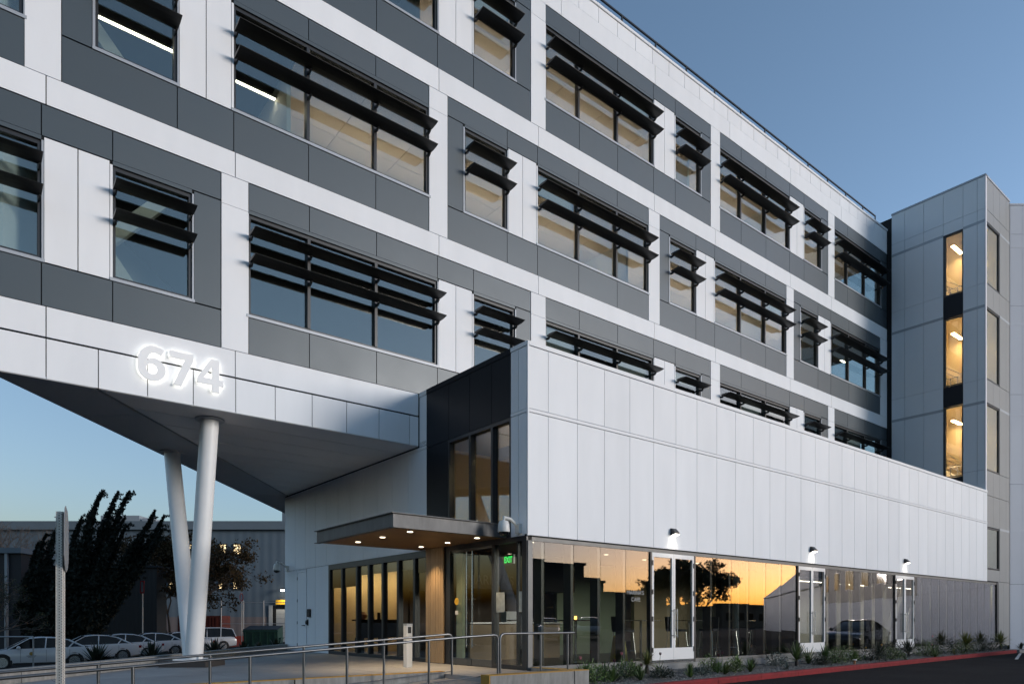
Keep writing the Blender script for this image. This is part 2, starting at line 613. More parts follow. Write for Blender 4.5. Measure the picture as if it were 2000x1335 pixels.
kerb_wall('long low concrete kerb with yellow top between ramp and plaza', [(-5.2, -2.8), (-2.8, -0.4), (-0.4, 2.05), (2.05, 4.45), (4.45, 7.42)], 11.35, 11.52, -0.7, 0.432)
fw = kerb_wall('short concrete wall with yellow top at the foot of the entrance handrail', [(7.28, 9.30), (9.30, 9.70)], 9.72, 9.96, -0.05, 0.452)
MB().box(7.262, 7.282, 9.716, 9.964, .2, .455).build('painted_end', 'yellow_paint', fw)
rw = thing('return_wall', (9.5, 10.4, 0), 'wedge of yellow topped concrete between entrance wall and glass corner', 'wall')
MB().prism([(9.27, 9.965), (9.70, 9.965), (9.42, 10.98), (9.27, 10.98)], -0.05, 0.44).build('wall_panel', 'concrete_wall', rw)
MB().prism([(9.272, 9.967), (9.698, 9.967), (9.418, 10.978), (9.272, 10.978)], 0.44, 0.45).build('painted_top', 'yellow_paint', rw)
ew = thing('end_wall', (0.0, 9.6, -.4), 'small yellow painted block at the low end of the ramp', 'wall')
B('wall_panel', 'concrete_wall', -.35, .10, 10.9, 11.33, -.5, .30, ew)
B('painted_top', 'yellow_paint', -.352, .102, 10.898, 11.332, .30, .42, ew)

# ---- retaining wall along the street side of the plaza
sw = thing('plaza_edge_wall', cp(-8.2, 12, -.8), 'low concrete wall along the street edge of the plaza', 'wall')
nseg = 7
for i in range(nseg):
    za, zb = 9.5 + i * 15.1 / nseg, 9.5 + (i + 1) * 15.1 / nseg
    xa, xb = -8.33 + .022 * (za - 9.5), -8.33 + .022 * (zb - 9.5)
    a, b, c, d = cp(xa - .1, za + .01), cp(xa + .12, za + .01), cp(xb + .12, zb - .01), cp(xb - .1, zb - .01)
    MB().prism([(a.x, a.y), (b.x, b.y), (c.x, c.y), (d.x, d.y)], -0.85, 0.60).build('wall_panel', 'concrete_wall', sw)

# ---- planter strip, red kerb, lot markings
KA, KB = Vector((8.6, 9.06, 0)), Vector((36.9, 10.29, 0))
kd = (KB - KA).normalized()
kn = Vector((-kd.y, kd.x, 0))
bed = MB()
NB = 60
rows = []
for i in range(NB + 1):
    p = KA + (KB - KA) * (i / NB)
    row = []
    for j in range(9):
        t = j / 8
        y = (p.y + .15) * (1 - t) + 11.0 * t
        z = .11 + .10 * t + .025 * mnoise.noise(Vector((p.x * 1.3, y * 1.3, 0)))
        row.append((p.x if i < NB or True else p.x, y, z))
    rows.append(row)
for i in range(NB):
    for j in range(8):
        if rows[i][0][0] < 9.75:
            continue
        bed.quad(rows[i][j], rows[i + 1][j], rows[i + 1][j + 1], rows[i][j + 1])
struct(bed.build('planting_bed', 'soil', fix=False), 'strip of stony planting bed along the glass front')
kerb = bpy.data.objects.new('kerb', None)
COL.objects.link(kerb)
kerb['kind'] = 'structure'
kerb['label'] = 'red painted kerb along the parking lot'
s0 = 1.0
L = (KB - KA).length
while s0 < L:
    s1 = min(s0 + 1.83, L)
    a, b = KA + kd * (s0 + .005), KA + kd * (s1 - .005)
    o = MB()
    n = len(o.v)
    prof = [(0, -.05), (.0, .10), (.012, .128), (.03, .135), (.15, .135), (.15, -.05)]
    o.v += [tuple(a + kn * w + Vector((0, 0, h))) for w, h in prof] + [tuple(b + kn * w + Vector((0, 0, h))) for w, h in prof]
    m_ = len(prof)
    o.f += [tuple(range(m_)), tuple(reversed(range(m_, 2 * m_)))] + [(i, (i + 1) % m_, m_ + (i + 1) % m_, m_ + i) for i in range(m_)]
    o.build('kerb_stone', 'red_kerb', kerb)
    s0 = s1
# grey kerb and walk at the far right
gk = MB().prism([(36.95, 10.2), (39.4, 9.6), (42, 7.6), (42.2, 8.0), (39.3, 10.6), (37.0, 10.98)], -.05, .13)
struct(gk.build('side_walk', 'grey_kerb'), 'grey concrete kerb and walk by the corner wall')
mk = MB()
for k, (a, b) in enumerate([((30.6, 8.55), (36.5, 10.05)), ((32.0, 7.9), (38.6, 9.55)), ((33.8, 7.4), (40.2, 8.9)), ((35.6, 6.9), (41.6, 8.1))]):
    a, b = Vector((a[0], a[1], .004)), Vector((b[0], b[1], .004))
    d = (b - a).normalized().cross(Vector((0, 0, 1))) * .05
    mk.quad(a - d, b - d, b + d, a + d)
struct(mk.build('lot_marking', 'line_paint', fix=False), 'white hatched lines on the asphalt')

# ================================================================== MAIN OFFICE BUILDING
V0 = 15.3
UL, UR = 0.36, 35.67
bld = thing('office_building', (18, 20, 0), 'long office block of white and charcoal panels with ribbon windows raised above the plaza', 'building')
GAP = 0.009


def panel(name, m, u0, u1, z0, z1, par=bld, y=V0, t=.03, gx=GAP, gz=GAP):
    return B(name, m, u0 + gx, u1 - gx, y, y + t, z0 + gz, z1 - gz, par)


BLADE = [(-.06, -.016), (-.13, -.026), (-.24, -.024), (-.35, -.012), (-.455, .012), (-.46, .022), (-.36, .030), (-.24, .036), (-.13, .032), (-.06, .016)]
_blade_cache = {}


def sunshade(u0, u1, zs, mull):
    us = [u0 + .04] + [u0 + m_ for m_ in mull] + [u1 - .04]
    s = bpy.data.objects.new('sunshade', None)
    s.location = ((u0 + u1) / 2, V0, zs[-1])
    link(s, bld)
    for z in zs:
        for u in us:
            if 'bracket' not in _blade_cache:
                o = MB().extrude([(-.15, -.03), (-.15, -.055), (-.09, -.10), (-.02, -.10), (.05, -.06), (.05, -.03)], -.016, .016).build('bracket', 'shade_blade', s)
                _blade_cache['bracket'] = o.data
            else:
                o = bpy.data.objects.new('bracket', _blade_cache['bracket'])
                link(o, s)
            o.location = (u, V0, z)
    for z in zs:
        key = round(u1 - u0, 2)
        if key not in _blade_cache:
            mb = MB().extrude(BLADE, 0, u1 - u0)
            o = mb.build('blade', 'shade_blade', s)
            _blade_cache[key] = o.data
        else:
            o = bpy.data.objects.new('blade', _blade_cache[key])
            link(o, s)
        o.location = (u0 - .01, V0, z)
    return s


def window(u0, u1, z0, z1, mull, shades, left_white=False):
    """mull: offsets of mullions from u0"""
    fr = MB()
    ya, yb = V0 + .035, V0 + .15
    f = .055
    fr.box(u0, u0 + f, ya, yb, z0, z1).box(u1 - f, u1, ya, yb, z0, z1)
    fr.box(u0 + f, u1 - f, ya, yb, z0, z0 + f).box(u0 + f, u1 - f, ya, yb, z1 - f - .02, z1)
    for m_ in mull:
        fr.box(u0 + m_ - .035, u0 + m_ + .035, ya - .02, yb, z0 + f, z1 - f - .02)
    w = fr.build('window', 'frame_dark', bld)
    e = [u0 + f] + [u0 + m_ for m_ in mull] + [u1 - f]
    for i in range(len(e) - 1):
        if random.random() < .16 and u0 > 9:
            drop = random.choice((.35, .6, .9))
            B('roller_blind', 'blind', e[i] + .05, e[i + 1] - .05, V0 + .19, V0 + .194, z1 - f - .02 - drop, z1 - f - .02, w)
        B('pane', 'glass_upper', e[i] + (.035 if i else 0), e[i + 1] - (.035 if i < len(e) - 2 else 0), V0 + .10, V0 + .112, z0 + f, z1 - f - .02, w)
    B('sill', 'grey_trim', u0 - .05, u1 + .05, V0 - .022, V0 + .10, z0 - .062, z0 - .002, w)
    B('head_trim', 'dark_panel', u0 + .002, u1 - .002, V0 - .006, V0 + .06, z1 + .002, z1 + .078, w)
    B('jamb_trim', 'white_trim' if left_white else 'grey_trim', u0 - .045, u0 - .001, V0 - .012, V0 + .09, z0, z1, w)
    B('jamb_trim', 'grey_trim', u1 + .001, u1 + .035, V0 - .006, V0 + .09, z0, z1, w)
    if shades:
        sunshade(u0, u1, shades, mull)
    return w


BAY = 8.5
ROWS = {  # bottom, sill, head, top, blade heights
    2: (7.13, 7.98, 10.14, 10.80, (9.66, 9.09)),
    3: (11.34, 12.26, 14.48, 15.05, (13.87, 13.30)),
    4: (15.64, 16.57, 18.74, 19.31, (18.09, 17.52)),
}


def dark_rows(cuts, row):
    zb, zs, zh, zt, _ = ROWS[row]
    for a, b in zip(cuts[:-1], cuts[1:]):
        panel('charcoal_panel', 'dark_panel', a, b, zb, zs - .062)
        panel('charcoal_panel', 'dark_panel', a, b, zh + .08, zt)


def column(a, b, row):
    zb, zs, zh, zt, _ = ROWS[row]
    panel('white_pier_panel', 'white_panel', a, b, zb, zh + .03, y=V0 - .012, gz=.004)
    panel('white_pier_panel', 'white_panel', a, b, zh + .03, zt, y=V0 - .012, gz=.004)


def twin(a, b, row):
    zb, zs, zh, zt, _ = ROWS[row]
    m_ = (a + b) / 2
    panel('white_infill_panel', 'white_panel', a + .035, m_, zs - .055, zh + .07, y=V0 - .003)
    panel('white_infill_panel', 'white_panel', m_, b - .045, zs - .055, zh + .07, y=V0 - .003)


for row in (2, 4):
    zb, zs, zh, zt, zl = ROWS[row]
    for k in range(-1, 4):
        w0 = 4.98 + BAY * k
        e0, n0, n1, st, cl = w0 + 4.79, w0 + 5.93, w0 + 7.36, w0 + 7.93, w0 + 8.5
        if k == -1:
            window(UL + .06, e0, zs, zh, [], zl)
            dark_rows([UL, e0, n0, n1 + .57], row)
        elif k == 3:
            e0, n0 = w0 + 4.55, UR
            window(w0, e0, zs, zh, [1.22, 2.9], zl, True)
            dark_rows([w0, w0 + 1.22, w0 + 2.9, e0, UR], row)
            panel('charcoal_panel', 'dark_panel', e0 + .035, UR, zs - .05, zh + .07)
            continue
        else:
            window(w0, e0, zs, zh, [1.36, 3.05], zl, True)
            dark_rows([w0, w0 + 1.36, w0 + 3.05, e0, n0, st], row)
        twin(e0, n0, row)
        window(n0, n1, zs, zh, [], zl, True)
        panel('charcoal_panel', 'dark_panel', n1 + .035, st, zs - .05, zh + .07)
        column(st, cl, row)
row = 3
zb, zs, zh, zt, zl = ROWS[3]
window(UL + .06, 1.0, zs, zh, [], zl)
dark_rows([UL, 1.02], 3)
for k in range(-1, 3):
    c0 = 9.51 + BAY * k
    st, n0, n1, w0, w1 = c0 + .57, c0 + 1.11, c0 + 2.55, c0 + 3.66, c0 + BAY
    if k == 2:
        w1 = 34.95
    column(c0, st, 3)
    panel('charcoal_panel', 'dark_panel', st, n0 - .045, zs - .05, zh + .07)
    window(n0, n1, zs, zh, [], zl)
    twin(n1, w0, 3)
    window(w0, w1, zs, zh, [1.65, 3.34], zl, True)
    dark_rows([st, n1, w0, w0 + 1.65, w0 + 3.34, w1], 3)
column(34.95, UR, 3)
# white bands between storeys
for z0, z1, cuts in ((10.80, 11.34, [UL, 1.34, 4.70, 9.81, 13.2, 18.3, 21.7, 26.8, 30.2, UR]), (15.05, 15.64, [UL, 4.70, 9.81, 13.2, 18.3, 21.7, 26.8, 30.2, UR])):
    for a, b in zip(cuts[:-1], cuts[1:]):
        panel('white_band_panel', 'white_panel', a, b, z0, z1, y=V0 - .012)
# parapet
cuts = [UL] + [1.34 + 4.25 * i for i in range(9)]
cuts = [c for c in cuts if c < UR - .5] + [UR]
for a, b in zip(cuts[:-1], cuts[1:]):
    panel('parapet_panel', 'white_panel', a, b, 19.31, 19.93, y=V0 - .012, gz=.002)
u = UL
while u < UR - .01:
    v = min(u + .85, UR)
    panel('parapet_panel', 'white_panel', u, v, 19.93, 20.41, y=V0 - .012, gz=.002)
    u = v
B('parapet_cap', 'white_trim', UL, UR, V0 - .05, V0 + .40, 20.418, 20.50, bld)
# fascia over the plaza
for a, b in zip([UL, 1.34, 4.70], [1.34, 4.70, 9.20]):
    panel('fascia_panel', 'white_panel', a, b, 6.565, 7.13, y=V0 - .012)
fc = [UL, 1.34] + [2.17 + .846 * i for i in range(9)] + [9.20]
for a, b in zip(fc[:-1], fc[1:]):
    panel('fascia_panel', 'white_panel', a, b, 5.80, 6.545, y=V0 - .012)
# wall behind the panels (openings left free for the windows)
def wall_strip(a, b, z0, z1):
    B('wall', 'backing', a, b, V0 + .032, V0 + .20, z0, z1, bld)


wall_strip(UL, UR, 5.83, 7.92)
for r0, r1 in ((2, 3), (3, 4)):
    wall_strip(UL, UR, ROWS[r0][2] + .03, ROWS[r1][1] - .03)
wall_strip(UL, UR, ROWS[4][2] + .03, 20.40)
for row in (2, 4):
    for k in range(-1, 4):
        w0 = 4.98 + BAY * k
        if k == 3:
            wall_strip(w0 + 4.56, UR, ROWS[row][1] - .03, ROWS[row][2] + .03)
            continue
        wall_strip(w0 + 4.80, w0 + 5.92, ROWS[row][1] - .03, ROWS[row][2] + .03)
        wall_strip(w0 + 7.37, w0 + 8.49, ROWS[row][1] - .03, ROWS[row][2] + .03)
for k in range(-1, 3):
    c0 = 9.51 + BAY * k
    wall_strip(c0 + .01, c0 + 1.10, ROWS[3][1] - .03, ROWS[3][2] + .03)
    wall_strip(c0 + 2.56, c0 + 3.65, ROWS[3][1] - .03, ROWS[3][2] + .03)
wall_strip(34.97, UR, ROWS[3][1] - .03, ROWS[3][2] + .03)
# the skewed end wall, back wall and roof close the volume
def skew_x(y, X=-9.28):
    # u of the street-aligned end line at depth y
    Z = (y - RIGHT.y * X) / FWD.y
    return FWD.x * Z + RIGHT.x * X


ye = 40.0
endp = [(skew_x(V0 + .2), V0 + .2), (skew_x(V0 + .2) + .2, V0 + .2), (skew_x(ye) + .2, ye), (skew_x(ye), ye)]
MB().prism(endp, 5.8, 20.45).build('end_wall', 'white_panel', bld)
MB().box(skew_x(ye), UR, ye, ye + .2, 5.8, 20.45).build('back_wall', 'white_panel', bld)
MB().prism([(skew_x(V0 + .2) + .2, V0 + .2), (UR, V0 + .2), (UR, ye), (skew_x(ye) + .2, ye)], 20.0, 20.2).build('roof', 'concrete', bld)
# soffit: boards along the facade, darker strip along the skewed end
SOF = 5.80
main_poly = lambda y0_, y1_: clip_poly([(-8, y0_), (9.21, y0_), (9.21, y1_), (-8, y1_)], (RIGHT.x, RIGHT.y), -7.86)
y = V0 + .005
while y < 24.3:
    y2 = min(y + .92, 24.35)
    poly = main_poly(y + .016, y2 - .016)
    if len(poly) > 2:
        MB().prism(poly, SOF, SOF + .05).build('soffit_panel', 'soffit', bld)
    y = y2
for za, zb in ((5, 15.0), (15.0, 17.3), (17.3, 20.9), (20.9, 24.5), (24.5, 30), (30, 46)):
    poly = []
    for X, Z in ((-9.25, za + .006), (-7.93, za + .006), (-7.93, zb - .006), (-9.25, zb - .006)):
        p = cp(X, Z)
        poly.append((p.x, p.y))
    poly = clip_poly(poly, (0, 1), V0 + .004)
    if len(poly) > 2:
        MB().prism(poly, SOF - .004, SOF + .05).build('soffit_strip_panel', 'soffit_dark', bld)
MB().prism([(skew_x(V0 + .02) + .05, V0 + .02), (9.21, V0 + .02), (9.21, 26), (skew_x(26) + .05, 26)], SOF + .06, SOF + .12).build('soffit_backing', 'backing', bld)
# storeys inside: slabs, ceilings, room lights
for z in (6.5, 10.75, 15.0):
    MB().prism([(skew_x(V0 + .21) + .25, V0 + .21), (UR - .02, V0 + .21), (UR - .02, 24), (skew_x(24) + .25, 24)], z - .2, z).build('floor_slab', 'carpet', bld)
B('core_wall', 'interior_white', 0.6 + 6, UR - .02, 22.5, 22.7, 6.5, 19.9, bld)
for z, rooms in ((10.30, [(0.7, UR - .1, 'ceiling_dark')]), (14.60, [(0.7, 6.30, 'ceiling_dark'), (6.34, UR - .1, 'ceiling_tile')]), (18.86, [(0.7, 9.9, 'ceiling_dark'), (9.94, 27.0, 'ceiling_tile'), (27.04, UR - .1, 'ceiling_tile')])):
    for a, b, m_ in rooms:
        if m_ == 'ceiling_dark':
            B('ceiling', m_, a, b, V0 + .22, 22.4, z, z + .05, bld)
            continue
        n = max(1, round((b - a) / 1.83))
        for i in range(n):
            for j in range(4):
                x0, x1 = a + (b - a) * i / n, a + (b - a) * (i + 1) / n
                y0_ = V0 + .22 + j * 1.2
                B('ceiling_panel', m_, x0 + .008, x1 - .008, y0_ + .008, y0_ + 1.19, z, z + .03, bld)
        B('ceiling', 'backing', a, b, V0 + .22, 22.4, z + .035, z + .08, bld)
# partitions between rooms
for z0, z1, us in ((10.75, 14.6, (6.32, 18.3, 26.8)), (15.0, 18.86, (9.92, 21.7, 27.0)), (6.5, 10.3, (13.2, 26.8))):
    for u in us:
        B('partition', 'interior_white', u - .05, u + .05, V0 + 1.2, 22.4, z0, z1, bld)
# lit lamps of the upper storeys
def strip_lamp(u0, u1, y_, z, m_='light_line', w=.07):
    o = MB().box(u0, u1, y_ - w / 2 - .015, y_ + w / 2 + .015, z + .012, z + .07).build('linear_lamp', 'plastic_white', bld)
    B('lens', m_, u0 + .01, u1 - .01, y_ - w / 2, y_ + w / 2, z - .002, z + .011, o)
    return o


strip_lamp(1.9, 6.25, 17.2, 14.28, 'light_line')
for u0, u1, y_, z in ((7.0, 17.8, 17.7, 13.3), (18.7, 26.4, 17.7, 13.3), (27.2, 30.2, 17.7, 13.3), (10.4, 21.3, 17.7, 17.55), (22.1, 26.6, 17.7, 17.55), (27.4, 34.8, 17.9, 17.55)):
    o = MB().box(u0, u1, y_ - .06, y_ + .06, z - .05, z).build('linear_lamp', 'plastic_white', bld)
    B('lens', 'light_room', u0 + .02, u1 - .02, y_ - .05, y_ + .05, z + .002, z + .012, o)
strip_lamp(31.2, 34.4, 16.9, 12.9, 'light_line', .10)
strip_lamp(33.3, 33.9, 16.4, 13.9, 'light_line', .10)
# diagonal braces behind the windows at the left end
MB().bar((0.4, 15.9, 6.6), (3.6, 15.9, 10.3), .26, .26).build('brace', 'interior_white', bld)
MB().bar((3.9, 15.95, 6.6), (1.2, 15.95, 10.3), .26, .26).build('brace', 'interior_white', bld)
MB().bar((4.3, 16.1, 10.8), (1.0, 16.1, 14.5), .26, .26).build('brace', 'interior_white', bld)

# ---- roof railing
rl = thing('roof_railing', (18, 15.5, 20.5), 'thin black guard rail along the roof edge', 'railing')
MB().bar((UL + .2, 15.5, 20.98), (34.9, 15.5, 20.98), .05, .05).build('top_rail', 'black_metal', rl)
u = 0.2 + 16.75 - 1.665 * 9
while u < 34.95:
    B('post', 'black_metal', u - .022, u + .022, 15.48, 15.52, 20.5, 20.955, rl)
    u += 1.665
B('post', 'black_metal', 34.86, 34.904, 15.48, 15.52, 20.5, 20.955, rl)

# ---- house number 674 standing off the fascia, lit from behind
sg = thing('address_sign', (3.6, 15.2, 6.15), 'backlit white numerals 674 on the fascia above the plaza', 'sign')


def digit_poly(ch):
    """list of closed outlines (outer first, then holes) in a 0..0.74 x 0..1 box"""
    def arc(cx, cy, rx, ry, a0, a1, n):
        return [(cx + rx * cos(radians(a0 + (a1 - a0) * i / n)), cy + ry * sin(radians(a0 + (a1 - a0) * i / n))) for i in range(n + 1)]
    if ch == '7':
        return [[(0, 1), (.66, 1), (.66, .80), (.33, 0), (.10, 0), (.42, .80), (0, .80)]]
    if ch == '4':
        return [[(.39, 1), (.64, 1), (.64, .40), (.76, .40), (.76, .21), (.64, .21), (.64, 0), (.42, 0), (.42, .21), (0, .21), (0, .38)], [(.42, .40), (.19, .40), (.42, .75)]]
    out = arc(.37, .33, .37, .345, -180, 62, 22)
    out += [(.47, .655), (.40, .66), (.33, .64), (.28, .60), (.25, .55)]
    out += [(.26, .64), (.30, .74), (.37, .80), (.46, .815), (.56, .79), (.62, .755)]
    out += [(.70, .93), (.60, .985), (.44, 1.01)]
    out += arc(.42, .52, .42, .49, 95, 180, 10)
    return [out, arc(.365, .33, .15, .155, 0, 330, 11)]


def fill_outline(name, loops, sc, ox, y0_, y1_, oz, m_, par, grow=0.0):
    cu = bpy.data.curves.new(name, 'CURVE')
    cu.dimensions = '2D'
    cu.fill_mode = 'BOTH'
    for lp in loops:
        sp = cu.splines.new('POLY')
        sp.points.add(len(lp) - 1)
        for p, (x, z) in zip(sp.points, lp):
            p.co = (x * sc, z * sc, 0, 1)
        sp.use_cyclic_u = True
    cu.extrude = (y1_ - y0_) / 2
    cu.offset = grow
    cu.materials.append(MATS[m_])
    o = bpy.data.objects.new(name, cu)
    o.location = (ox, (y0_ + y1_) / 2, oz)
    o.rotation_euler = (pi / 2, 0, 0)
    return to_mesh(o, par)


mat('numeral_white', (0.93, 0.93, 0.93), 0.6, bump=0.1, bscale=90)
for ch, ox in (('6', 2.83), ('7', 3.40), ('4', 3.92)):
    d = fill_outline('numeral', digit_poly(ch), .67, ox, V0 - .10, V0 - .066, 6.135, 'numeral_white', sg)
    fill_outline('back_light', digit_poly(ch), .67, ox, V0 - .062, V0 - .056, 6.135, 'light_halo', d, grow=-.02)

# ================================================================== ENTRANCE WING (white box over a glass front)
VB = 11.02          # front plane
UB = 9.224          # left side plane
UE = 35.58          # right end
HD = 3.155          # underside of the panels
wing = thing('entrance_wing', (20, 13, 0), 'long white panelled entrance wing over a wall of glass', 'building')
js = [UB + .03, 9.785]
while js[-1] + .845 < UE - .3:
    js.append(js[-1] + .845)
js.append(UE)
for a, b in zip(js[:-1], js[1:]):
    panel('cladding_panel', 'white_panel', a, b, HD, 5.69, wing, VB, gx=.007)
    panel('cladding_panel', 'white_panel', a, b, 5.765, 7.055, wing, VB, gx=.007)
B('band_trim', 'white_trim', UB + .03, UE, VB - .008, VB + .03, 5.695, 5.76, wing)
B('coping', 'white_trim', UB + .028, UE, VB - .012, VB + .3, 7.062, 7.15, wing)
B('wall', 'backing', UB + .04, UE - .02, VB + .034, VB + .2, HD + .03, 7.05, wing)
B('corner_trim', 'white_trim', UB - .004, UB + .034, VB - .006, VB + .03, HD, 7.150, wing)
B('roof', 'concrete', UB + .2, UE, VB + .2, V0 + .02, 6.85, 7.0, wing)
# left side above the entrance: white return, black panels with tall window
SX = UB - .004


def side_panel(name, m, y0_, y1_, z0, z1, gx=.007, t=.03, x=None, par=wing):
    x = SX if x is None else x
    return B(name, m, x, x + t, y0_ + gx, y1_ - gx, z0 + gx, z1 - gx, par)


for a, b in ((VB + .032, 11.32), (11.32, 11.58)):
    side_panel('side_panel', 'white_panel', a, b, HD, 5.69, x=SX + .002)
    side_panel('side_panel', 'white_panel', a, b, 5.765, 7.055, x=SX + .002)
B('band_trim', 'white_trim', SX - .004, SX + .03, VB + .032, 11.575, 5.695, 5.76, wing)
B('coping', 'white_trim', SX - .008, SX + .2, VB + .032, 11.58, 7.062, 7.149, wing)
for a, b in ((11.58, 12.25), (12.25, 13.09), (13.09, 13.94), (13.94, 14.94)):
    side_panel('black_panel', 'black_panel', a, b, 5.70, 7.03)
side_panel('black_panel', 'black_panel', 13.985, 14.94, HD, 5.70)
B('coping', 'black_panel', SX - .008, SX + .2, 11.582, 14.94, 7.035, 7.149, wing)
side_panel('side_panel', 'white_panel', 14.94, V0 - .014, 5.77, 7.03, x=SX + .002)
B('coping', 'white_trim', SX - .006, SX + .2, 14.942, V0 - .014, 7.035, 7.145, wing)
wf = MB()
for v in (11.60, 12.255, 13.092, 13.955):
    wf.box(SX + .006, SX + .15, v - .035, v + .035, 3.3, 5.66)
wf.box(SX + .005, SX + .15, 11.565, 13.99, 5.625, 5.70).box(SX + .005, SX + .15, 11.565, 13.99, 3.16, 3.30)
tw = wf.build('window', 'frame_dark', wing)
for a, b in ((11.635, 12.22), (12.29, 13.057), (13.127, 13.92)):
    B('pane', 'glass_store', SX + .09, SX + .10, a, b, 3.3, 5.625, tw)
B('wall', 'backing', SX + .034, SX + .16, VB + .21, 11.56, HD, 7.0, wing)
B('wall', 'backing', SX + .034, SX + .16, 11.56, 14.93, 5.72, 7.0, wing)
B('wall', 'backing', SX + .034, SX + .16, 13.995, 14.93, HD, 5.7, wing)
# upper room behind that window
B('upper_floor', 'carpet', UB + .2, 20, VB + .22, V0, 3.18, 3.3, wing)
B('upper_ceiling', 'interior_white', UB + .2, 14, VB + .22, V0 + 3, 5.78, 5.82, wing)
B('upper_wall', 'interior_tan', 12.2, 12.3, VB + .22, 18, 3.3, 5.78, wing)
B('upper_wall', 'interior_tan', UB + .2, 12.2, 14.96, 15.02, 3.3, 5.78, wing)
o = MB().box(10.2, 11.5, 12.2, 12.32, 5.25, 5.30).build('linear_lamp', 'frame_dark', wing)
B('lens', 'light_warm', 10.22, 11.48, 12.22, 12.30, 5.302, 5.312, o)
B('lens', 'light_warm', 10.22, 11.48, 12.22, 12.30, 5.238, 5.248, o)
MB().box(10.3, 10.42, 11.5, 13.6, 5.3, 5.55).build('duct', 'sign_back', wing)

# left side under the soffit: long white wall, door, glazing, timber pier, entrance doors
jv = [14.94] + [15.84 + .845 * i for i in range(10)] + [24.40]
for a, b in zip(jv[:-1], jv[1:]):
    side_panel('side_panel', 'white_panel', a, b, HD, 5.69, x=SX + .002)
B('band_trim', 'white_trim', SX - .006, SX + .03, 14.95, 24.40, 5.69, 5.765, wing)
for a, b in ((20.76, 21.75), (21.75, 22.47), (23.52, 24.40)):
    side_panel('side_panel', 'white_panel', a, b, PLZ, HD, x=SX + .002)
side_panel('side_panel', 'white_panel', 22.47, 23.52, 3.13, HD, gx=.003, x=SX + .002)
B('closure', 'backing', SX + .002, SX + .3, 14.95, 24.40, 5.767, 5.90, wing)
B('corner_trim', 'white_trim', SX + .001, SX + .35, 24.40, 24.43, PLZ, 5.765, wing)
B('wall', 'backing', SX + .034, SX + .16, 14.95, 24.38, HD, 5.76, wing)
B('wall', 'backing', SX + .034, SX + .16, 20.76, 24.38, PLZ, HD, wing)
B('back_wall', 'white_panel', SX + .17, 36, 24.40, 24.6, PLZ, 5.80, wing)
# service door
dr = MB().box(SX - .012, SX + .03, 23.27, 23.50, PLZ, 3.12).box(SX - .012, SX + .03, 22.49, 23.27, 3.05, 3.12).build('service_door', 'white_trim', wing)
B('leaf', 'white_panel', SX - .004, SX + .03, 22.50, 23.262, PLZ + .01, 3.042, dr)
MB().tube([(SX - .06, 22.60, 1.26), (SX - .06, 22.74, 1.26)], .012).tube([(SX - .06, 22.60, 1.26), (SX, 22.60, 1.26)], .012).build('handle', 'black_metal', dr)
for z in (.6, 1.35, 2.1, 2.85):
    B('hinge', 'steel_rail', SX - .02, SX - .003, 23.255, 23.275, z - .05, z + .05, dr)
t = thing('card_reader', (SX, 22.25, 1.66), 'black card reader box on the white wall beside the service door', 'card reader')
B('housing', 'black_plastic', SX - .05, SX - .001, 22.12, 22.34, 1.54, 1.80, t)
B('keypad', 'frame_dark', SX - .056, SX - .05, 22.15, 22.31, 1.57, 1.68, t)
t = thing('door_bell', (SX, 22.4, 1.35), 'small rounded black bell below the card reader on the white wall', 'bell')
MB().lathe([(.05, 0), (.075, -.02), (.075, -.05), (.04, -.07)], (SX - .001, 22.40, 1.36), 'x', 14).build('housing', 'black_plastic', t)
B('mounting_plate', 'frame_dark', SX - .01, SX - .001, 22.33, 22.47, 1.26, 1.46, t)

# side glazing with dark mullions
mv = [20.70, 19.80, 18.80, 18.05, 17.23, 16.38, 15.54, 14.93]
sf = MB()
for v in mv:
    sf.box(SX, SX + .14, v - .05, v + .05, PLZ, HD)
sf.box(SX + .001, SX + .14, 14.95, 20.74, PLZ, PLZ + .09).box(SX + .001, SX + .14, 14.95, 20.74, HD - .16, HD)
sglz = sf.build('side_glazing', 'frame_dark', wing)
for a, b in zip(mv[:-1], mv[1:]):
    B('pane', 'glass_door', SX + .06, SX + .07, b + .05, a - .05, PLZ + .09, HD - .16, sglz)
for a, b in ((20.70, 19.80), (19.80, 18.80)):
    B('spandrel', 'glass_tint_dark', SX + .05, SX + .058, b + .05, a - .05, 2.42, HD - .16, sglz)
B('spandrel', 'glass_tint_dark', SX + .05, SX + .058, 14.98, 15.49, 2.62, HD - .16, sglz)
B('spandrel', 'frame_dark', SX + .10, SX + .13, 20.78, 14.97, HD - .42, HD - .16, sglz)
# timber pier
tp = MB().box(SX - .02, SX + .10, 14.11, 14.88, PLZ, HD).build('timber_pier', 'frame_dark', wing)
nb = 7
for i in range(nb):
    a, b = 14.10 + .80 * i / nb, 14.10 + .80 * (i + 1) / nb
    B('board', 'wood_board', SX - .05, SX - .018, a + .006, b - .006, PLZ + .01, HD + .012, tp)
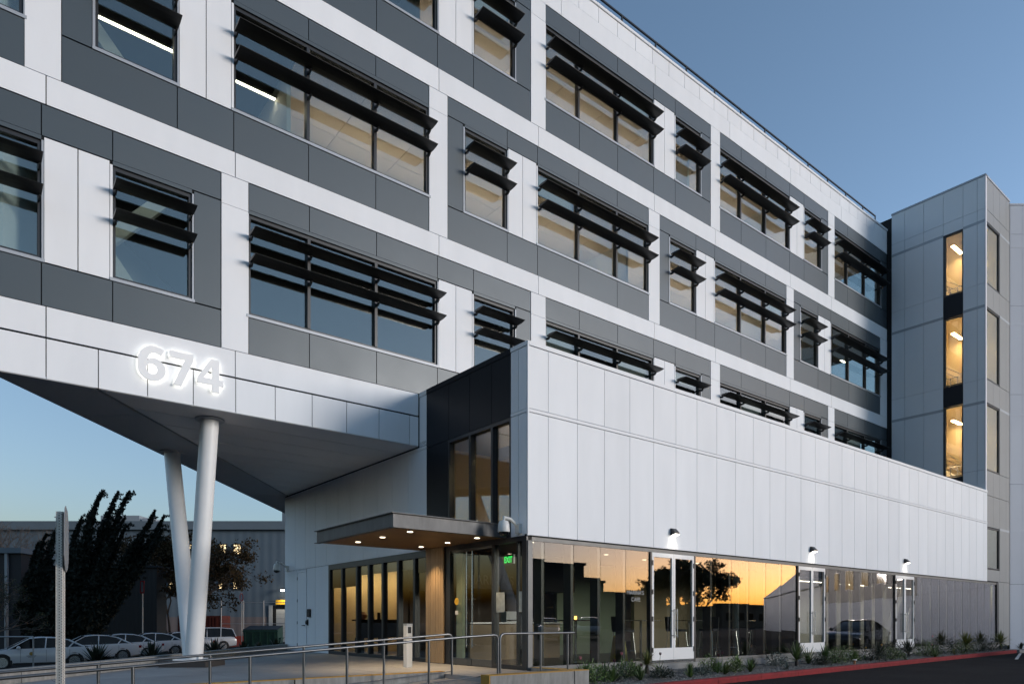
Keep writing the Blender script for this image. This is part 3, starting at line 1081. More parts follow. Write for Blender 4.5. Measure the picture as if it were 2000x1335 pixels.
# entrance doors and sidelights
ef = MB()
ef.box(SX, SX + .14, 13.89, 14.09, PLZ, HD)
ef.box(SX, SX + .14, 12.16, 12.25, PLZ, HD).box(SX + .02, SX + .12, 11.36, 11.41, PLZ, HD).box(SX - .004, SX + .14, 11.05, 11.20, PLZ, HD)
ef.box(SX + .001, SX + .14, 11.2, 13.9, HD - .10, HD).box(SX + .001, SX + .14, 11.2, 12.16, PLZ, PLZ + .09)
ent = ef.build('entrance', 'frame_dark', wing)
for a, b in ((13.05, 13.88), (12.26, 13.03)):
    lf = MB().box(SX + .03, SX + .08, a, b, PLZ + .005, PLZ + .16).build('door_leaf', 'steel_rail', ent)
    B('top_rail', 'steel_rail', SX + .03, SX + .08, a, b, HD - .15, HD - .104, lf)
    B('pane', 'glass_door', SX + .05, SX + .062, a + .003, b - .003, PLZ + .16, HD - .15, lf)
    yy = a + .10 if a > 13 else b - .10
    hb = MB().tube([(SX - .04, yy, .80), (SX - .04, yy, 2.98)], .016, 8)
    for z in (.86, 1.9, 2.9):
        hb.tube([(SX - .04, yy, z), (SX + .05, yy, z)], .010, 6)
    hb.build('pull_bar', 'bright_steel', lf, smooth=True)
for a, b in ((11.20, 11.36), (11.41, 12.16)):
    B('pane', 'glass_door', SX + .05, SX + .062, a, b, PLZ + .09, HD - .10, ent)
MB().lathe([(.085, 0), (.085, .003)], (SX + .046, 13.68, 1.86), 'x', 16).build('sticker', 'sign_yellow', ent)
B('sticker', 'sign_white', SX + .044, SX + .048, 13.62, 13.73, 1.55, 1.64, ent)
# writing inside the door: name of the café on the dark wall
# ---- glass front along the parking lot
VG = VB + .05
gf = MB()
gf.box(UB - .003, 37.0, VB + .012, VB + .10, HD - .015, HD + .03)       # dark reveal
front_head = gf.build('head_reveal', 'backing', wing)
B('head_rail', 'frame_grey', UB + .03, 36.95, VB + .03, VB + .16, HD - .10, HD - .018, wing)
B('sill_rail', 'frame_grey', UB + .10, 36.95, VB + .02, VB + .16, PLZ - .02, PLZ + .07, wing)
B('corner_post', 'frame_grey', UB + .012, UB + .135, VB + .005, VB + .10, PLZ, HD - .10, wing)
B('plinth', 'concrete', UB + .10, 37.0, VB + .0, VB + .3, -.1, PLZ - .022, wing)
gu = [9.37, 9.72, 10.57, 11.40, 12.24, 13.07]
doors = [(13.10, 14.79), (19.80, 21.45), (26.42, 28.06)]
segs = [[9.37, 9.72, 10.57, 11.40, 12.24, 13.07], [14.80, 15.60, 16.43, 17.27, 18.11, 18.93, 19.77],
        [21.48, 22.29, 23.11, 23.94, 24.77, 25.59, 26.40], [28.09, 28.85, 29.65, 30.47, 31.25, 32.07, 32.87, 33.72, 34.57, 35.40, 36.20, 36.85]]
for sg_ in segs:
    for a, b in zip(sg_[:-1], sg_[1:]):
        o = B('front_pane', 'glass_store', a + .006, b - .006, VG, VG + .012, PLZ + .07, HD - .10, wing)
        o.rotation_euler = (radians(random.uniform(-.16, .16)), 0, radians(random.uniform(-.22, .22)))
    for u in sg_[1:-1]:
        B('glass_fin', 'frame_dark', u - .035, u + .035, VG + .06, VG + .30, PLZ + .05, HD - .05, wing)
for (a, b), k in zip(doors, range(3)):
    f = MB().box(a - .03, a + .03, VB + .015, VB + .14, PLZ - .02, HD - .10).box(b - .03, b + .03, VB + .015, VB + .14, PLZ - .02, HD - .10).build('glass_door', 'frame_dark', wing)
    mid = (a + b) / 2
    for x0, x1, hs in ((a + .035, mid - .004, -1), (mid + .004, b - .035, 1)):
        s_ = .062
        lf = MB()
        lf.box(x0, x0 + s_, VB + .02, VB + .075, PLZ, HD - .105).box(x1 - s_, x1, VB + .02, VB + .075, PLZ, HD - .105)
        lf.box(x0 + s_, x1 - s_, VB + .02, VB + .075, HD - .21, HD - .105).box(x0 + s_, x1 - s_, VB + .02, VB + .075, PLZ, PLZ + .36)
        leaf = lf.build('leaf', 'white_paint', f)
        B('pane', 'glass_store', x0 + s_, x1 - s_, VB + .045, VB + .055, PLZ + .36, HD - .21, leaf)
        xh = (x1 - .06) if hs < 0 else (x0 + .06)
        hb = MB().tube([(xh, VB - .045, .99), (xh, VB - .045, 1.70)], .014, 8)
        for z in (1.04, 1.65):
            hb.tube([(xh, VB - .045, z), (xh, VB + .03, z)], .010, 6)
        hb.build('pull_bar', 'bright_steel', leaf, smooth=True)
        xk = x0 if hs < 0 else x1
        for z in (.7, 1.45, 2.1, 2.8):
            MB().box(xk - .022, xk + .022, VB - .004, VB + .02, z - .06, z + .06).build('hinge', 'black_metal', leaf)
# end post below the tower
B('end_post', 'frame_dark', 36.86, 37.1, VB + .01, VB + .2, PLZ - .02, HD - .02, wing)

# ---- ground floor interior
B('floor', 'interior_floor', UB + .15, 38, VB + .17, 24.3, PLZ - .1, PLZ - .005, wing)
B('ceiling', 'ceiling_dark', UB + .15, 38, VB + .12, 24.3, HD + .04, HD + .1, wing)
B('cafe_wall', 'interior_brown', 9.6, 14.2, 16.4, 16.55, PLZ, HD, wing)
B('cafe_wall', 'interior_green', 14.2, 17.2, 15.6, 15.75, PLZ, HD, wing)
B('cafe_wall', 'interior_tan', 17.2, 21.6, 15.2, 15.35, PLZ, HD, wing)
B('partition', 'interior_dark', 21.6, 21.75, 12.2, 16, PLZ, HD, wing)
B('hall_wall', 'interior_white', 21.75, 36.9, 14.6, 14.75, PLZ, HD, wing)
B('hall_end', 'interior_white', 36.9, 37.0, VB + .3, 14.7, PLZ, HD, wing)
B('bulkhead', 'interior_dark', 9.6, 13.6, 14.2, 16.4, 2.2, HD, wing)
for u in (9.62, 17.9, 25.2, 30.4):
    MB().lathe([(.16, 0), (.16, 2.75)], (u + .4, 12.1, PLZ), 'z', 14).build('column', 'interior_green' if u < 10 else 'interior_white', wing, smooth=True)
B('pillar', 'interior_green', 9.36, 9.50, 11.25, 11.42, PLZ, HD, wing)
B('pillar', 'interior_green', 9.34, 9.42, 13.55, 13.80, PLZ, HD, wing)
# café ceiling downlights, hall strip lamps (lit)
for x, y_ in ((10.2, 12.0), (10.2, 13.4), (11.9, 12.6), (13.6, 13.0), (15.6, 13.4), (17.8, 13.2), (19.8, 13.2)):
    o = MB().lathe([(.075, 0), (.075, .03)], (x, y_, HD + .012), 'z', 14).build('downlight', 'plastic_white', wing)
    MB().lathe([(.055, 0), (.055, .006)], (x, y_, HD + .003), 'z', 14).build('lens', 'light_cafe', o)
for x0, x1, y_, z in ((23.0, 25.6, 13.2, 2.85), (27.0, 29.6, 13.3, 2.85), (31.0, 33.4, 13.3, 2.85)):
    o = MB().box(x0, x1, y_ - .05, y_ + .05, z, z + .05).build('linear_lamp', 'plastic_white', wing)
    B('lens', 'light_line', x0 + .01, x1 - .01, y_ - .04, y_ + .04, z - .012, z - .001, o)
# pale slanted stair strings in the hall
for k, (x, y_) in enumerate(((28.6, 12.9), (30.4, 13.0), (32.2, 13.0), (33.9, 13.1))):
    MB().bar((x, y_, PLZ + .1), (x + 1.5, y_, 2.9), .05, .22).bar((x, y_, PLZ + 1.0), (x + 1.15, y_, 2.95), .03, .05).build('stair_string', 'interior_white', wing)
# lobby behind the side glazing: lit warm wall
B('lobby_wall', 'interior_tan', 12.6, 12.75, 16.6, 24.3, PLZ, HD, wing)
B('lobby_wall', 'interior_brown', UB + .2, 12.6, 16.45, 16.59, PLZ, HD, wing)
B('lobby_wall', 'interior_tan', UB + .2, 12.6, 21.2, 21.35, PLZ, HD, wing)
for x in (10.0, 11.0, 12.0):
    o = MB().box(x - .42, x + .42, 20.55, 20.70, HD - .06, HD + .03).build('wall_washer', 'plastic_white', wing)
    B('lens', 'light_warm', x - .40, x + .40, 20.57, 20.68, HD - .066, HD - .061, o)

# ================================================================== CANOPY
cn = thing('entrance_canopy', (7.9, 13.4, 3.17), 'flat steel canopy with timber underside and downlights over the entrance', 'canopy')
CU0, CV0, CV1, CZ0, CZ1 = 6.50, 11.72, 15.25, 3.175, 3.43
fm = MB()
fm.box(CU0, UB - .01, CV0, CV0 + .012, CZ0, CZ1).box(CU0 - .05, UB - .01, CV0 - .05, CV0 + .10, CZ1, CZ1 + .014).box(CU0, UB - .01, CV0 - .02, CV0 + .08, CZ0 - .012, CZ0)
fm.box(CU0, CU0 + .012, CV0 + .012, CV1, CZ0, CZ1).box(CU0 - .05, CU0 + .10, CV0 + .10, CV1 + .05, CZ1, CZ1 + .014).box(CU0 - .05, CU0 + .08, CV0 + .08, CV1 + .05, CZ0 - .012, CZ0)
fm.box(CU0, UB - .01, CV1, CV1 + .012, CZ0, CZ1)
fm.build('steel_edge', 'canopy_steel', cn)
B('deck', 'sign_back', CU0 + .013, UB - .01, CV0 + .013, CV1 - .001, CZ1 - .03, CZ1 - .002, cn)
nbd = 26
for i in range(nbd):
    a = CV0 + .09 + (CV1 - CV0 - .12) * i / nbd
    b = CV0 + .09 + (CV1 - CV0 - .12) * (i + 1) / nbd
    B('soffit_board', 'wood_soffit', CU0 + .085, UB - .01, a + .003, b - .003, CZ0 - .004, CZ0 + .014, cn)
B('backing_board', 'frame_dark', CU0 + .02, UB - .01, CV0 + .02, CV1 - .01, CZ0 + .02, CZ0 + .04, cn)
for x in (7.11, 8.75):
    for v in (12.14, 13.28, 14.42):
        o = MB().lathe([(.075, 0), (.075, .02)], (x, v, CZ0 - .010), 'z', 18).build('downlight', 'plastic_white', cn)
        MB().lathe([(.055, 0), (.055, .004)], (x, v, CZ0 - .0145), 'z', 18).build('lens', 'light_down', o)
        ld = bpy.data.lights.new('downlight_beam', 'SPOT')
        ld.energy = 12
        ld.color = (1.0, .72, .42)
        ld.spot_size = radians(95)
        ld.spot_blend = .8
        ld.shadow_soft_size = .05
        lo = bpy.data.objects.new('downlight_beam', ld)
        lo.location = (x, v, CZ0 - .03)
        link(lo, o)

# ================================================================== WALL LAMPS, CAMERAS
for k, (u, which) in enumerate(((13.87, 'nearest the entrance corner'), (20.53, 'in the middle of the white wall'), (27.16, 'farthest along the white wall'))):
    t = thing('wall_lamp', (u, VB, 3.58), 'dark wedge wall lamp, lit, ' + which, 'lamp', 'wall lamps on the white cladding')
    MB().extrude([(VB - .005, 3.50), (VB - .005, 3.67), (VB - .05, 3.67), (VB - .15, 3.57), (VB - .15, 3.53), (VB - .04, 3.50)], u - .085, u + .085).build('housing', 'frame_dark', t)
    MB().extrude([(VB - .147, 3.526), (VB - .042, 3.497), (VB - .042, 3.485), (VB - .147, 3.514)], u - .078, u + .078).build('lens', 'light_wallpack', t)
    ld = bpy.data.lights.new('lamp_beam', 'SPOT')
    ld.energy = 0.6
    ld.color = (1.0, .90, .74)
    ld.spot_size = radians(120)
    ld.spot_blend = .7
    ld.shadow_soft_size = .04
    lo = bpy.data.objects.new('lamp_beam', ld)
    lo.location = (u, VB - .10, 3.47)
    link(lo, t)


def dome_camera(x, y, z, ax, ay, label):
    t = thing('security_camera', (x, y, z), label, 'camera', 'dome cameras on wall brackets')
    m_ = MB().tube([(x, y, z + .16), (x, y, z + .24), (x + ax * .4, y + ay * .4, z + .22), (x + ax, y + ay, z + .06)], [.03, .035, .035, .03], 8)
    m_.build('bracket', 'plastic_white', t, smooth=True)
    B('wall_plate', 'plastic_white', x + ax - .07, x + ax + .005, y + ay - .07, y + ay + .07, z - .06, z + .14, t)
    MB().lathe([(.03, .18), (.09, .16), (.115, .10), (.125, -.04), (.118, -.06)], (x, y, z), 'z', 20).build('hood', 'plastic_white', t, smooth=True)
    MB().lathe([(.105, -.05), (.10, -.09), (.07, -.13), (.02, -.145)], (x, y, z), 'z', 20).build('dome', 'car_glass', t, smooth=True)


dome_camera(8.80, 11.28, 3.27, .42, .0, 'white dome camera on the corner beside the canopy')
dome_camera(8.72, 23.85, 3.20, .50, .30, 'white dome camera at the far end of the white wall')

# ================================================================== V COLUMN
vc = thing('leaning_column', cp(-7.2, 15.8, PLZ), 'pair of leaning white steel columns meeting in a V under the overhang', 'column')
MB().prism([(p.x, p.y) for p in (cp(-7.75, 15.35), cp(-6.72, 15.35), cp(-6.72, 16.4), cp(-7.75, 16.4))], PLZ, PLZ + .14).build('base', 'pier_dark', vc)
for (bx, bz), (tx, tz) in (((-7.14, 15.72), (-6.60, 15.30)), ((-7.32, 16.02), (-8.86, 18.25))):
    a, b = cp(bx, bz, PLZ + .17), cp(tx, tz, SOF - .02)
    MB().tube([a, b], .190, 32).build('shaft', 'column_white', vc, smooth=True)
    MB().lathe([(.30, -.03), (.30, 0)], tuple(cp(tx, tz, SOF - .004)), 'z', 24).build('cap_plate', 'soffit_dark', vc)
MB().prism([(p.x, p.y) for p in (cp(-7.52, 15.52), cp(-6.92, 15.52), cp(-6.92, 16.22), cp(-7.52, 16.22))], PLZ + .14, PLZ + .17).build('base_plate', 'column_white', vc)
for dx, dz in ((-.26, -.22), (.26, -.22), (-.26, .42), (.26, .42)):
    p = cp(-7.22 + dx, 15.77 + dz * .9, 0)
    MB().lathe([(.028, PLZ + .17), (.028, PLZ + .22)], (p.x, p.y, 0), 'z', 6).build('bolt', 'column_white', vc)

# ================================================================== HANDRAILS
def bend(a, b, c, r=.12, n=6):
    a, b, c = Vector(a), Vector(b), Vector(c)
    p, q = b + (a - b).normalized() * r, b + (c - b).normalized() * r
    return [tuple((1 - t) ** 2 * p + 2 * t * (1 - t) * b + t * t * q) for t in [i / n for i in range(n + 1)]]


def ramp_rail(y, u_hi, label, lower=True):
    t = thing('handrail', (u_hi, y, 0), label, 'handrail', 'steel handrails of the ramp')
    zr = lambda u: ramp_z(u) + .845 if u < 7.4 else ramp_z(7.4) + .845
    ulo = .42
    top = [(ulo - .28, y, zr(.5) - .55)] + bend((ulo - .28, y, zr(.5) - .55), (ulo - .25, y, zr(.5) - .02), (ulo + .6, y, zr(ulo + .6)), .16)
    top += [(u_hi - .75, y, zr(u_hi - .75))]
    top += bend((u_hi - .5, y, zr(u_hi) - .005), (u_hi, y, zr(u_hi)), (u_hi, y, zr(u_hi) - .4), .10)
    top += [(u_hi, y, ramp_z(min(u_hi, 7.4)) - .02)]
    MB().tube(top, .021, 10).build('top_rail', 'steel_rail', t, smooth=True)
    u = u_hi - 1.45
    while u > .9:
        MB().tube([(u, y, ramp_z(u) - .02), (u, y, zr(u))], .021, 10).build('post', 'steel_rail', t, smooth=True)
        u -= 1.47
    if lower:
        MB().tube([(.6, y, ramp_z(.6) + .14), (u_hi, y, ramp_z(min(7.4, u_hi)) + .14)], .010, 8).build('kick_rail', 'steel_rail', t, smooth=True)
    return t


ramp_rail(9.99, 7.66, 'steel handrail on the near side of the ramp')
ramp_rail(11.14, 7.44, 'steel handrail on the far side of the ramp beside the plaza kerb')
t = thing('handrail', (8.4, 10.02, .45), 'short level steel handrail standing on the yellow topped wall', 'handrail', 'steel handrails of the ramp')
rr = [(7.72, 10.0, .30)] + bend((7.72, 10.0, .4), (7.72, 10.0, 1.165), (8.2, 10.02, 1.165), .11) + [(9.62, 10.06, 1.165)]
MB().tube(rr, .021, 10).build('top_rail', 'steel_rail', t, smooth=True)
for u in (8.72, 9.45):
    MB().tube([(u, 10.02 + .04 * (u - 8.2), .44), (u, 10.02 + .04 * (u - 8.2), 1.165)], .021, 10).build('post', 'steel_rail', t, smooth=True)
# intercom pedestal
t = thing('intercom_pedestal', (7.84, 13.48, PLZ), 'slim pale pedestal with black push plate in front of the lobby glass', 'pedestal')
B('body', 'plastic_white', 7.77, 7.91, 13.41, 13.55, PLZ, 1.30, t)
B('top', 'sign_back', 7.765, 7.915, 13.405, 13.555, 1.30, 1.34, t)
B('push_plate', 'black_plastic', 7.80, 7.88, 13.402, 13.41, 1.13, 1.27, t)

# ================================================================== STAIR TOWER
UT = 35.68
VF = 11.12
tower = thing('stair_tower', (37, 13, 0), 'tall grey panelled stair tower with warmly lit tall windows', 'tower')
tj = [VF + .03, 11.44, 12.0, 12.81, 13.64, 14.48, 15.08]
tz = [7.0, 8.1, 11.10, 12.13, 15.35, 16.37, 19.12, 19.66, 21.08]
for i, (a, b) in enumerate(zip(tj[:-1], tj[1:])):
    for z0, z1 in zip(tz[:-1], tz[1:]):
        if i == 2 and z0 < 19.0:
            continue
        side_panel('cladding_panel', 'grey_panel', a, b, z0, z1, .006, .03, UT, tower)
for z in (11.10, 15.35, 19.12):
    for a, b in ((VF + .03, 12.0), (12.81, 15.08)):
        B('band_trim', 'grey_trim', UT - .006, UT + .02, a, b, z - .06, z + .06, tower)
for z0, z1 in zip(tz[:-1], tz[1:]):
    side_panel('cladding_panel', 'grey_panel', 15.10, 15.6, z0, z1 - (.25 if z1 > 21 else 0), .006, .03, UT + .12, tower)
B('coping', 'grey_trim', UT - .02, UT + .2, VF - .02, 15.09, 21.085, 21.17, tower)
B('coping', 'grey_trim', UT + .10, UT + .3, 15.10, 17.0, 20.85, 20.93, tower)
B('corner_trim', 'wing_panel', UT - .012, UT + .12, VF - .016, VF + .028, 3.1, 21.08, tower)
wins = [(16.30, 19.10), (12.15, 15.25), (7.98, 11.20), (5.5, 7.2)]
bk = MB()
for a, b in ((VF + .05, 12.01), (12.80, 15.9)):
    bk.box(UT + .032, UT + .15, a, b, 3.2, 21.0)
zc = [19.12, 16.28, 15.27, 12.13, 11.22, 7.96]
bk.box(UT + .034, UT + .148, 12.01, 12.80, 19.12, 21.0)
bk.build('wall', 'backing', tower)
for z0, z1 in ((15.27, 16.28), (11.22, 12.13), (7.0, 7.96)):
    B('spandrel', 'black_panel', UT + .005, UT + .10, 12.01, 12.80, z0, z1, tower)
B('spandrel', 'black_panel', UT + .005, UT + .10, 12.01, 12.80, 19.085, 19.20, tower)
for z0, z1 in wins[:3]:
    fr = MB().box(UT + .02, UT + .12, 12.005, 12.05, z0, z1).box(UT + .02, UT + .12, 12.72, 12.805, z0, z1).box(UT + .02, UT + .12, 12.05, 12.72, z0, z0 + .05).box(UT + .02, UT + .12, 12.05, 12.72, z1 - .05, z1).build('window', 'frame_dark', tower)
    B('pane', 'glass_stair', UT + .07, UT + .08, 12.05, 12.72, z0 + .05, z1 - .05, fr)
# front face
fj = [UT + .125, 36.66, 37.5, 38.36, 38.84]
fz = [3.2, 5.6, 7.0, 8.1, 11.10, 12.13, 15.35, 16.37, 19.12, 19.66, 21.08]
for i, (a, b) in enumerate(zip(fj[:-1], fj[1:])):
    for z0, z1 in zip(fz[:-1], fz[1:]):
        if i < 2 and (z0, z1) in ((3.2, 5.6), (8.1, 11.10), (12.13, 15.35), (16.37, 19.12)):
            continue
        panel('cladding_panel', 'grey_panel_shaded', a, b, z0, z1, tower, VF, gx=.006)
for z0, z1 in ((3.2, 3.72), ):
    panel('cladding_panel', 'grey_panel_shaded', fj[0], 37.5, z0, z1, tower, VF, gx=.006)
panel('cladding_panel', 'grey_panel_shaded', 37.12, 38.0, PLZ - .1, 3.2, tower, VF, gx=.006)
panel('cladding_panel', 'grey_panel_shaded', 38.0, 38.84, PLZ - .1, 3.2, tower, VF, gx=.006)
for z in (5.6, 11.10, 15.35, 19.12):
    B('band_trim', 'grey_trim', 37.52, 38.84, VF - .006, VF + .02, z - .05, z + .05, tower)
B('coping', 'grey_trim', UT - .02, 38.86, VF - .02, VF + .2, 21.085, 21.17, tower)
B('wall', 'backing', UT + .15, 38.84, VF + .032, VF + .12, 19.14, 21.0, tower)
B('wall', 'backing', 37.52, 38.84, VF + .032, VF + .12, PLZ - .1, 19.14, tower)
for z0, z1 in ((15.37, 16.33), (11.12, 12.10), (5.62, 8.08), (3.0, 3.70)):
    B('wall', 'backing', UT + .15, 37.52, VF + .032, VF + .12, z0, z1, tower)
for z0, z1 in ((3.74, 5.58), (8.12, 11.08), (12.15, 15.33), (16.39, 19.10)):
    fr = MB().box(UT + .15, UT + .20, VF + .01, VF + .1, z0, z1).box(37.42, 37.49, VF + .01, VF + .1, z0, z1).box(UT + .20, 37.42, VF + .01, VF + .1, z0, z0 + .05).box(UT + .20, 37.42, VF + .01, VF + .1, z1 - .05, z1).build('window', 'frame_dark', tower)
    B('pane', 'glass_upper', UT + .20, 37.42, VF + .05, VF + .06, z0 + .05, z1 - .05, fr)
# stair shaft inside: walls, flights, landings, rails and lit strips
B('shaft_wall', 'interior_tan', 38.6, 38.8, VF + .2, 15.4, 3.2, 20.8, tower)
B('shaft_wall', 'interior_tan', UT + .2, 38.6, 15.4, 15.6, 3.2, 20.8, tower)
B('shaft_roof', 'interior_white', UT + .2, 38.8, VF + .2, 15.6, 20.8, 20.95, tower)
for z in (7.6, 11.75, 15.9):
    B('landing', 'interior_white', UT + .2, 37.1, VF + .2, 15.4, z - .2, z, tower)
    st = MB().bar((37.9, 12.2, z), (37.9, 14.9, z + 2.1), 1.0, .22).build('stair_flight', 'interior_white', tower)
    for dz in (.5, .75, 1.0):
        MB().tube([(37.35, 12.2, z + dz), (37.35, 14.9, z + 2.1 + dz)], .018, 6).build('rail', 'bright_steel', st)
    for v in (12.2, 12.5, 12.8, 13.1):
        MB().tube([(36.5, v, z), (36.5, v, z + 1.0)], .014, 6).build('baluster', 'bright_steel', st)
    MB().tube([(36.5, 11.9, z + 1.0), (36.5, 13.6, z + 1.0)], .02, 6).build('rail', 'bright_steel', st)
    o = MB().box(37.2, 38.3, 12.9, 13.0, z + 3.35, z + 3.4).build('linear_lamp', 'plastic_white', tower)
    B('lens', 'light_stair', 37.21, 38.29, 12.88, 13.02, z + 3.335, z + 3.349, o)
    MB().tube([(36.1, 12.35, z + .12), (36.1, 13.5, z + .22)], .035, 8).build('cove_lamp', 'light_stair', tower)

# ================================================================== RIGHT HAND WING seen past the tower and mirrored in the glass
rw_ = thing('side_wing', cp(23.5, 32.94, 0), 'pale lavender grey panelled building at the right edge behind the tower', 'building')
W0 = 23.42          # sideways offset where it starts
ZW = 32.94


def wing_block(name, m, X0, X1, z0, z1, d0=0.0, d1=.05, par=rw_):
    p = [cp(X0, ZW + d0), cp(X1, ZW + d0), cp(X1, ZW + d1), cp(X0, ZW + d1)]
    return MB().prism([(q.x, q.y) for q in p], z0, z1).build(name, m, par)


wz = [-.05, 3.14, 5.66, 7.84, 11.10, 12.05, 15.35, 16.21, 19.0, 19.58, 20.93]
wx = [W0, W0 + .57] + [W0 + 1.42 + .85 * i for i in range(15)]
for a, b in zip(wx[:-1], wx[1:]):
    for z0, z1 in zip(wz[:-1], wz[1:]):
        wing_block('cladding_panel', 'wing_panel', a + .006, b - .006, z0 + .006, z1 - .006)
for z in (5.66, 11.10, 15.35, 19.0):
    wing_block('band_trim', 'wing_panel', W0, wx[-1], z - .05, z + .05, -.006, .02)
wing_block('coping', 'wing_panel', W0 - .02, wx[-1], 20.94, 21.02, -.02, .2)
wing_block('wall', 'backing', W0, wx[-1] - .02, -.1, 20.9, .052, .2)
for i in range(6):
    a = wx[-1] + .02 + i * 5.0
    wing_block('base_panel', 'wing_panel', a, a + 4.98, -.05, 3.12)
    wing_block('upper_panel', 'wing_upper', a, a + 4.98, 3.14, 8.0)
    wf_ = wing_block('window', 'frame_dark', a + 1.2, a + 3.6, 4.2, 6.0, -.03, .0)
    wing_block('pane', 'glass_tint_dark', a + 1.27, a + 3.53, 4.27, 5.93, -.035, -.031, wf_)
wing_block('wall', 'wing_panel', wx[-1] + .02, wx[-1] + 30, -.05, 7.95, .06, .3)

# ================================================================== PARKED CARS
def make_car(name, label, cat, group, paint, kind='sedan', badge=False):
    t = thing(name, (0, 0, 0), label, cat, group)
    w = .92 if kind == 'sedan' else .95
    if kind == 'sedan':
        st = [(-2.40, .74, .80, .46), (-2.33, .90, .90, .34), (-2.05, .985, .96, .26), (-1.55, 1.0, 1.0, .22), (-.6, .965, 1.0, .20), (.4, .945, 1.0, .20), (1.05, .93, 1.0, .20), (1.55, .875, .98, .20), (2.0, .80, .94, .24), (2.28, .70, .84, .28), (2.38, .58, .70, .34)]
        cb = [(-1.86, .99, .99, .80), (-1.22, .98, 1.33, .70), (-.75, .97, 1.435, .70), (-.1, .955, 1.465, .70), (.35, .95, 1.42, .71), (1.18, .935, .945, .82)]
        ax, wr = (-1.42, 1.42), .335
    elif kind == 'van':
        st = [(-2.45, .80, .86, .48), (-2.40, .98, .94, .36), (-2.0, 1.06, .99, .30), (-.8, 1.04, 1.0, .28), (.6, 1.02, 1.0, .28), (1.3, 1.0, 1.0, .28), (1.8, .93, .97, .28), (2.2, .80, .90, .32), (2.42, .62, .78, .38)]
        cb = [(-2.38, 1.05, 1.10, .84), (-2.16, 1.05, 1.66, .80), (-1.4, 1.04, 1.74, .79), (0, 1.03, 1.74, .78), (.62, 1.02, 1.66, .78), (1.52, 1.0, 1.01, .84)]
        ax, wr = (-1.42, 1.48), .35
    else:
        st = [(-2.2, .78, .84, .50), (-2.15, .95, .93, .36), (-1.8, 1.04, .98, .28), (-.6, 1.02, 1.0, .24), (.5, 1.0, 1.0, .24), (1.1, .98, 1.0, .24), (1.6, .92, .97, .26), (2.0, .80, .90, .30), (2.18, .62, .76, .36)]
        cb = [(-2.12, 1.03, 1.06, .82), (-1.72, 1.03, 1.50, .74), (-1.1, 1.02, 1.60, .73), (-.1, 1.0, 1.62, .73), (.4, .99, 1.56, .74), (1.2, .97, .98, .83)]
        ax, wr = (-1.3, 1.35), .34
    # body shell
    sec = [(0, 0), (.86, 0), (.965, .10), (1.0, .33), (1.0, .60), (.985, .82), (.93, 1.0), (.55, 1.035), (0, 1.045)]
    m_ = MB()
    ring = 2 * len(sec) - 2
    for x, zt, hw, zb in st:
        pts = [(x, f * w * hw, zb + (zt - zb) * h) for f, h in sec]
        pts += [(x, -y_, z_) for x, y_, z_ in reversed(pts[1:-1])]
        m_.v += pts
    for i in range(len(st) - 1):
        for k in range(ring):
            q = i * ring
            m_.f.append((q + k, q + (k + 1) % ring, q + ring + (k + 1) % ring, q + ring + k))
    m_.f += [tuple(range(ring)), tuple((len(st) - 1) * ring + k for k in reversed(range(ring)))]
    body = m_.build('body', paint, t, smooth=True, local=True)
    # glasshouse
    gm = MB()
    for x, zb, zr, hb in cb:
        hr = hb if abs(zr - zb) < .08 else hb * .90
        gm.v += [(x, hb * w * 1.06, zb - .02), (x, hr * w * .93, zr - .01), (x, hr * w * .6, zr + .018), (x, -hr * w * .6, zr + .018), (x, -hr * w * .93, zr - .01), (x, -hb * w * 1.06, zb - .02)]
    for i in range(len(cb) - 1):
        for k in range(5):
            q = i * 6
            gm.f.append((q + k, q + k + 1, q + 7 + k, q + 6 + k))
    gm.f += [tuple(range(6)), tuple((len(cb) - 1) * 6 + k for k in reversed(range(6)))]
    gm.build('glasshouse', 'car_glass', t, smooth=True, local=True)
    rf = MB()
    roof = cb[1:-1]
    for x, zb, zr, hb in roof:
        hr = hb * .90
        rf.v += [(x, hr * w * .97, zr - .025), (x, hr * w * .90, zr + .012), (x, hr * w * .5, zr + .036), (x, -hr * w * .5, zr + .036), (x, -hr * w * .90, zr + .012), (x, -hr * w * .97, zr - .025)]
    for i in range(len(roof) - 1):
        for k in range(5):
            q = i * 6
            rf.f.append((q + k, q + k + 1, q + 7 + k, q + 6 + k))
    rf.build('roof', paint, t, smooth=True, local=True)
    tubes = []
    for s in (-1, 1):
        def edge(i, top):
            x, zb, zr, hb = cb[i]
            return (x, s * hb * w * (1.075 if not top else .90 * .945), (zb - .01) if not top else zr - .005)
        tubes += [([edge(5, False), edge(4, True)], .024), ([edge(0, False), edge(1, True)], .045 if kind == 'sedan' else .04)]
        tubes.append(([edge(i, True) for i in range(1, 5)], .015))
        xb = -.25
        tubes.append(([(xb, s * .80 * w * 1.05, .96), (xb - .06, s * .70 * w * .90, cb[3][2] - .03)], .03))
        if kind != 'sedan':
            tubes.append(([(-1.25, s * .82 * w * 1.04, 1.03), (-1.3, s * .76 * w * .92, cb[2][2] - .03)], .035))
        else:
            tubes.append(([(-1.20, s * .80 * w * 1.06, .98), (-1.42, s * .70 * w * 1.02, 1.22)], .03))
    for pts_, r_ in tubes:
        MB().tube(pts_, r_, 6).build('pillar', paint, t, local=True)
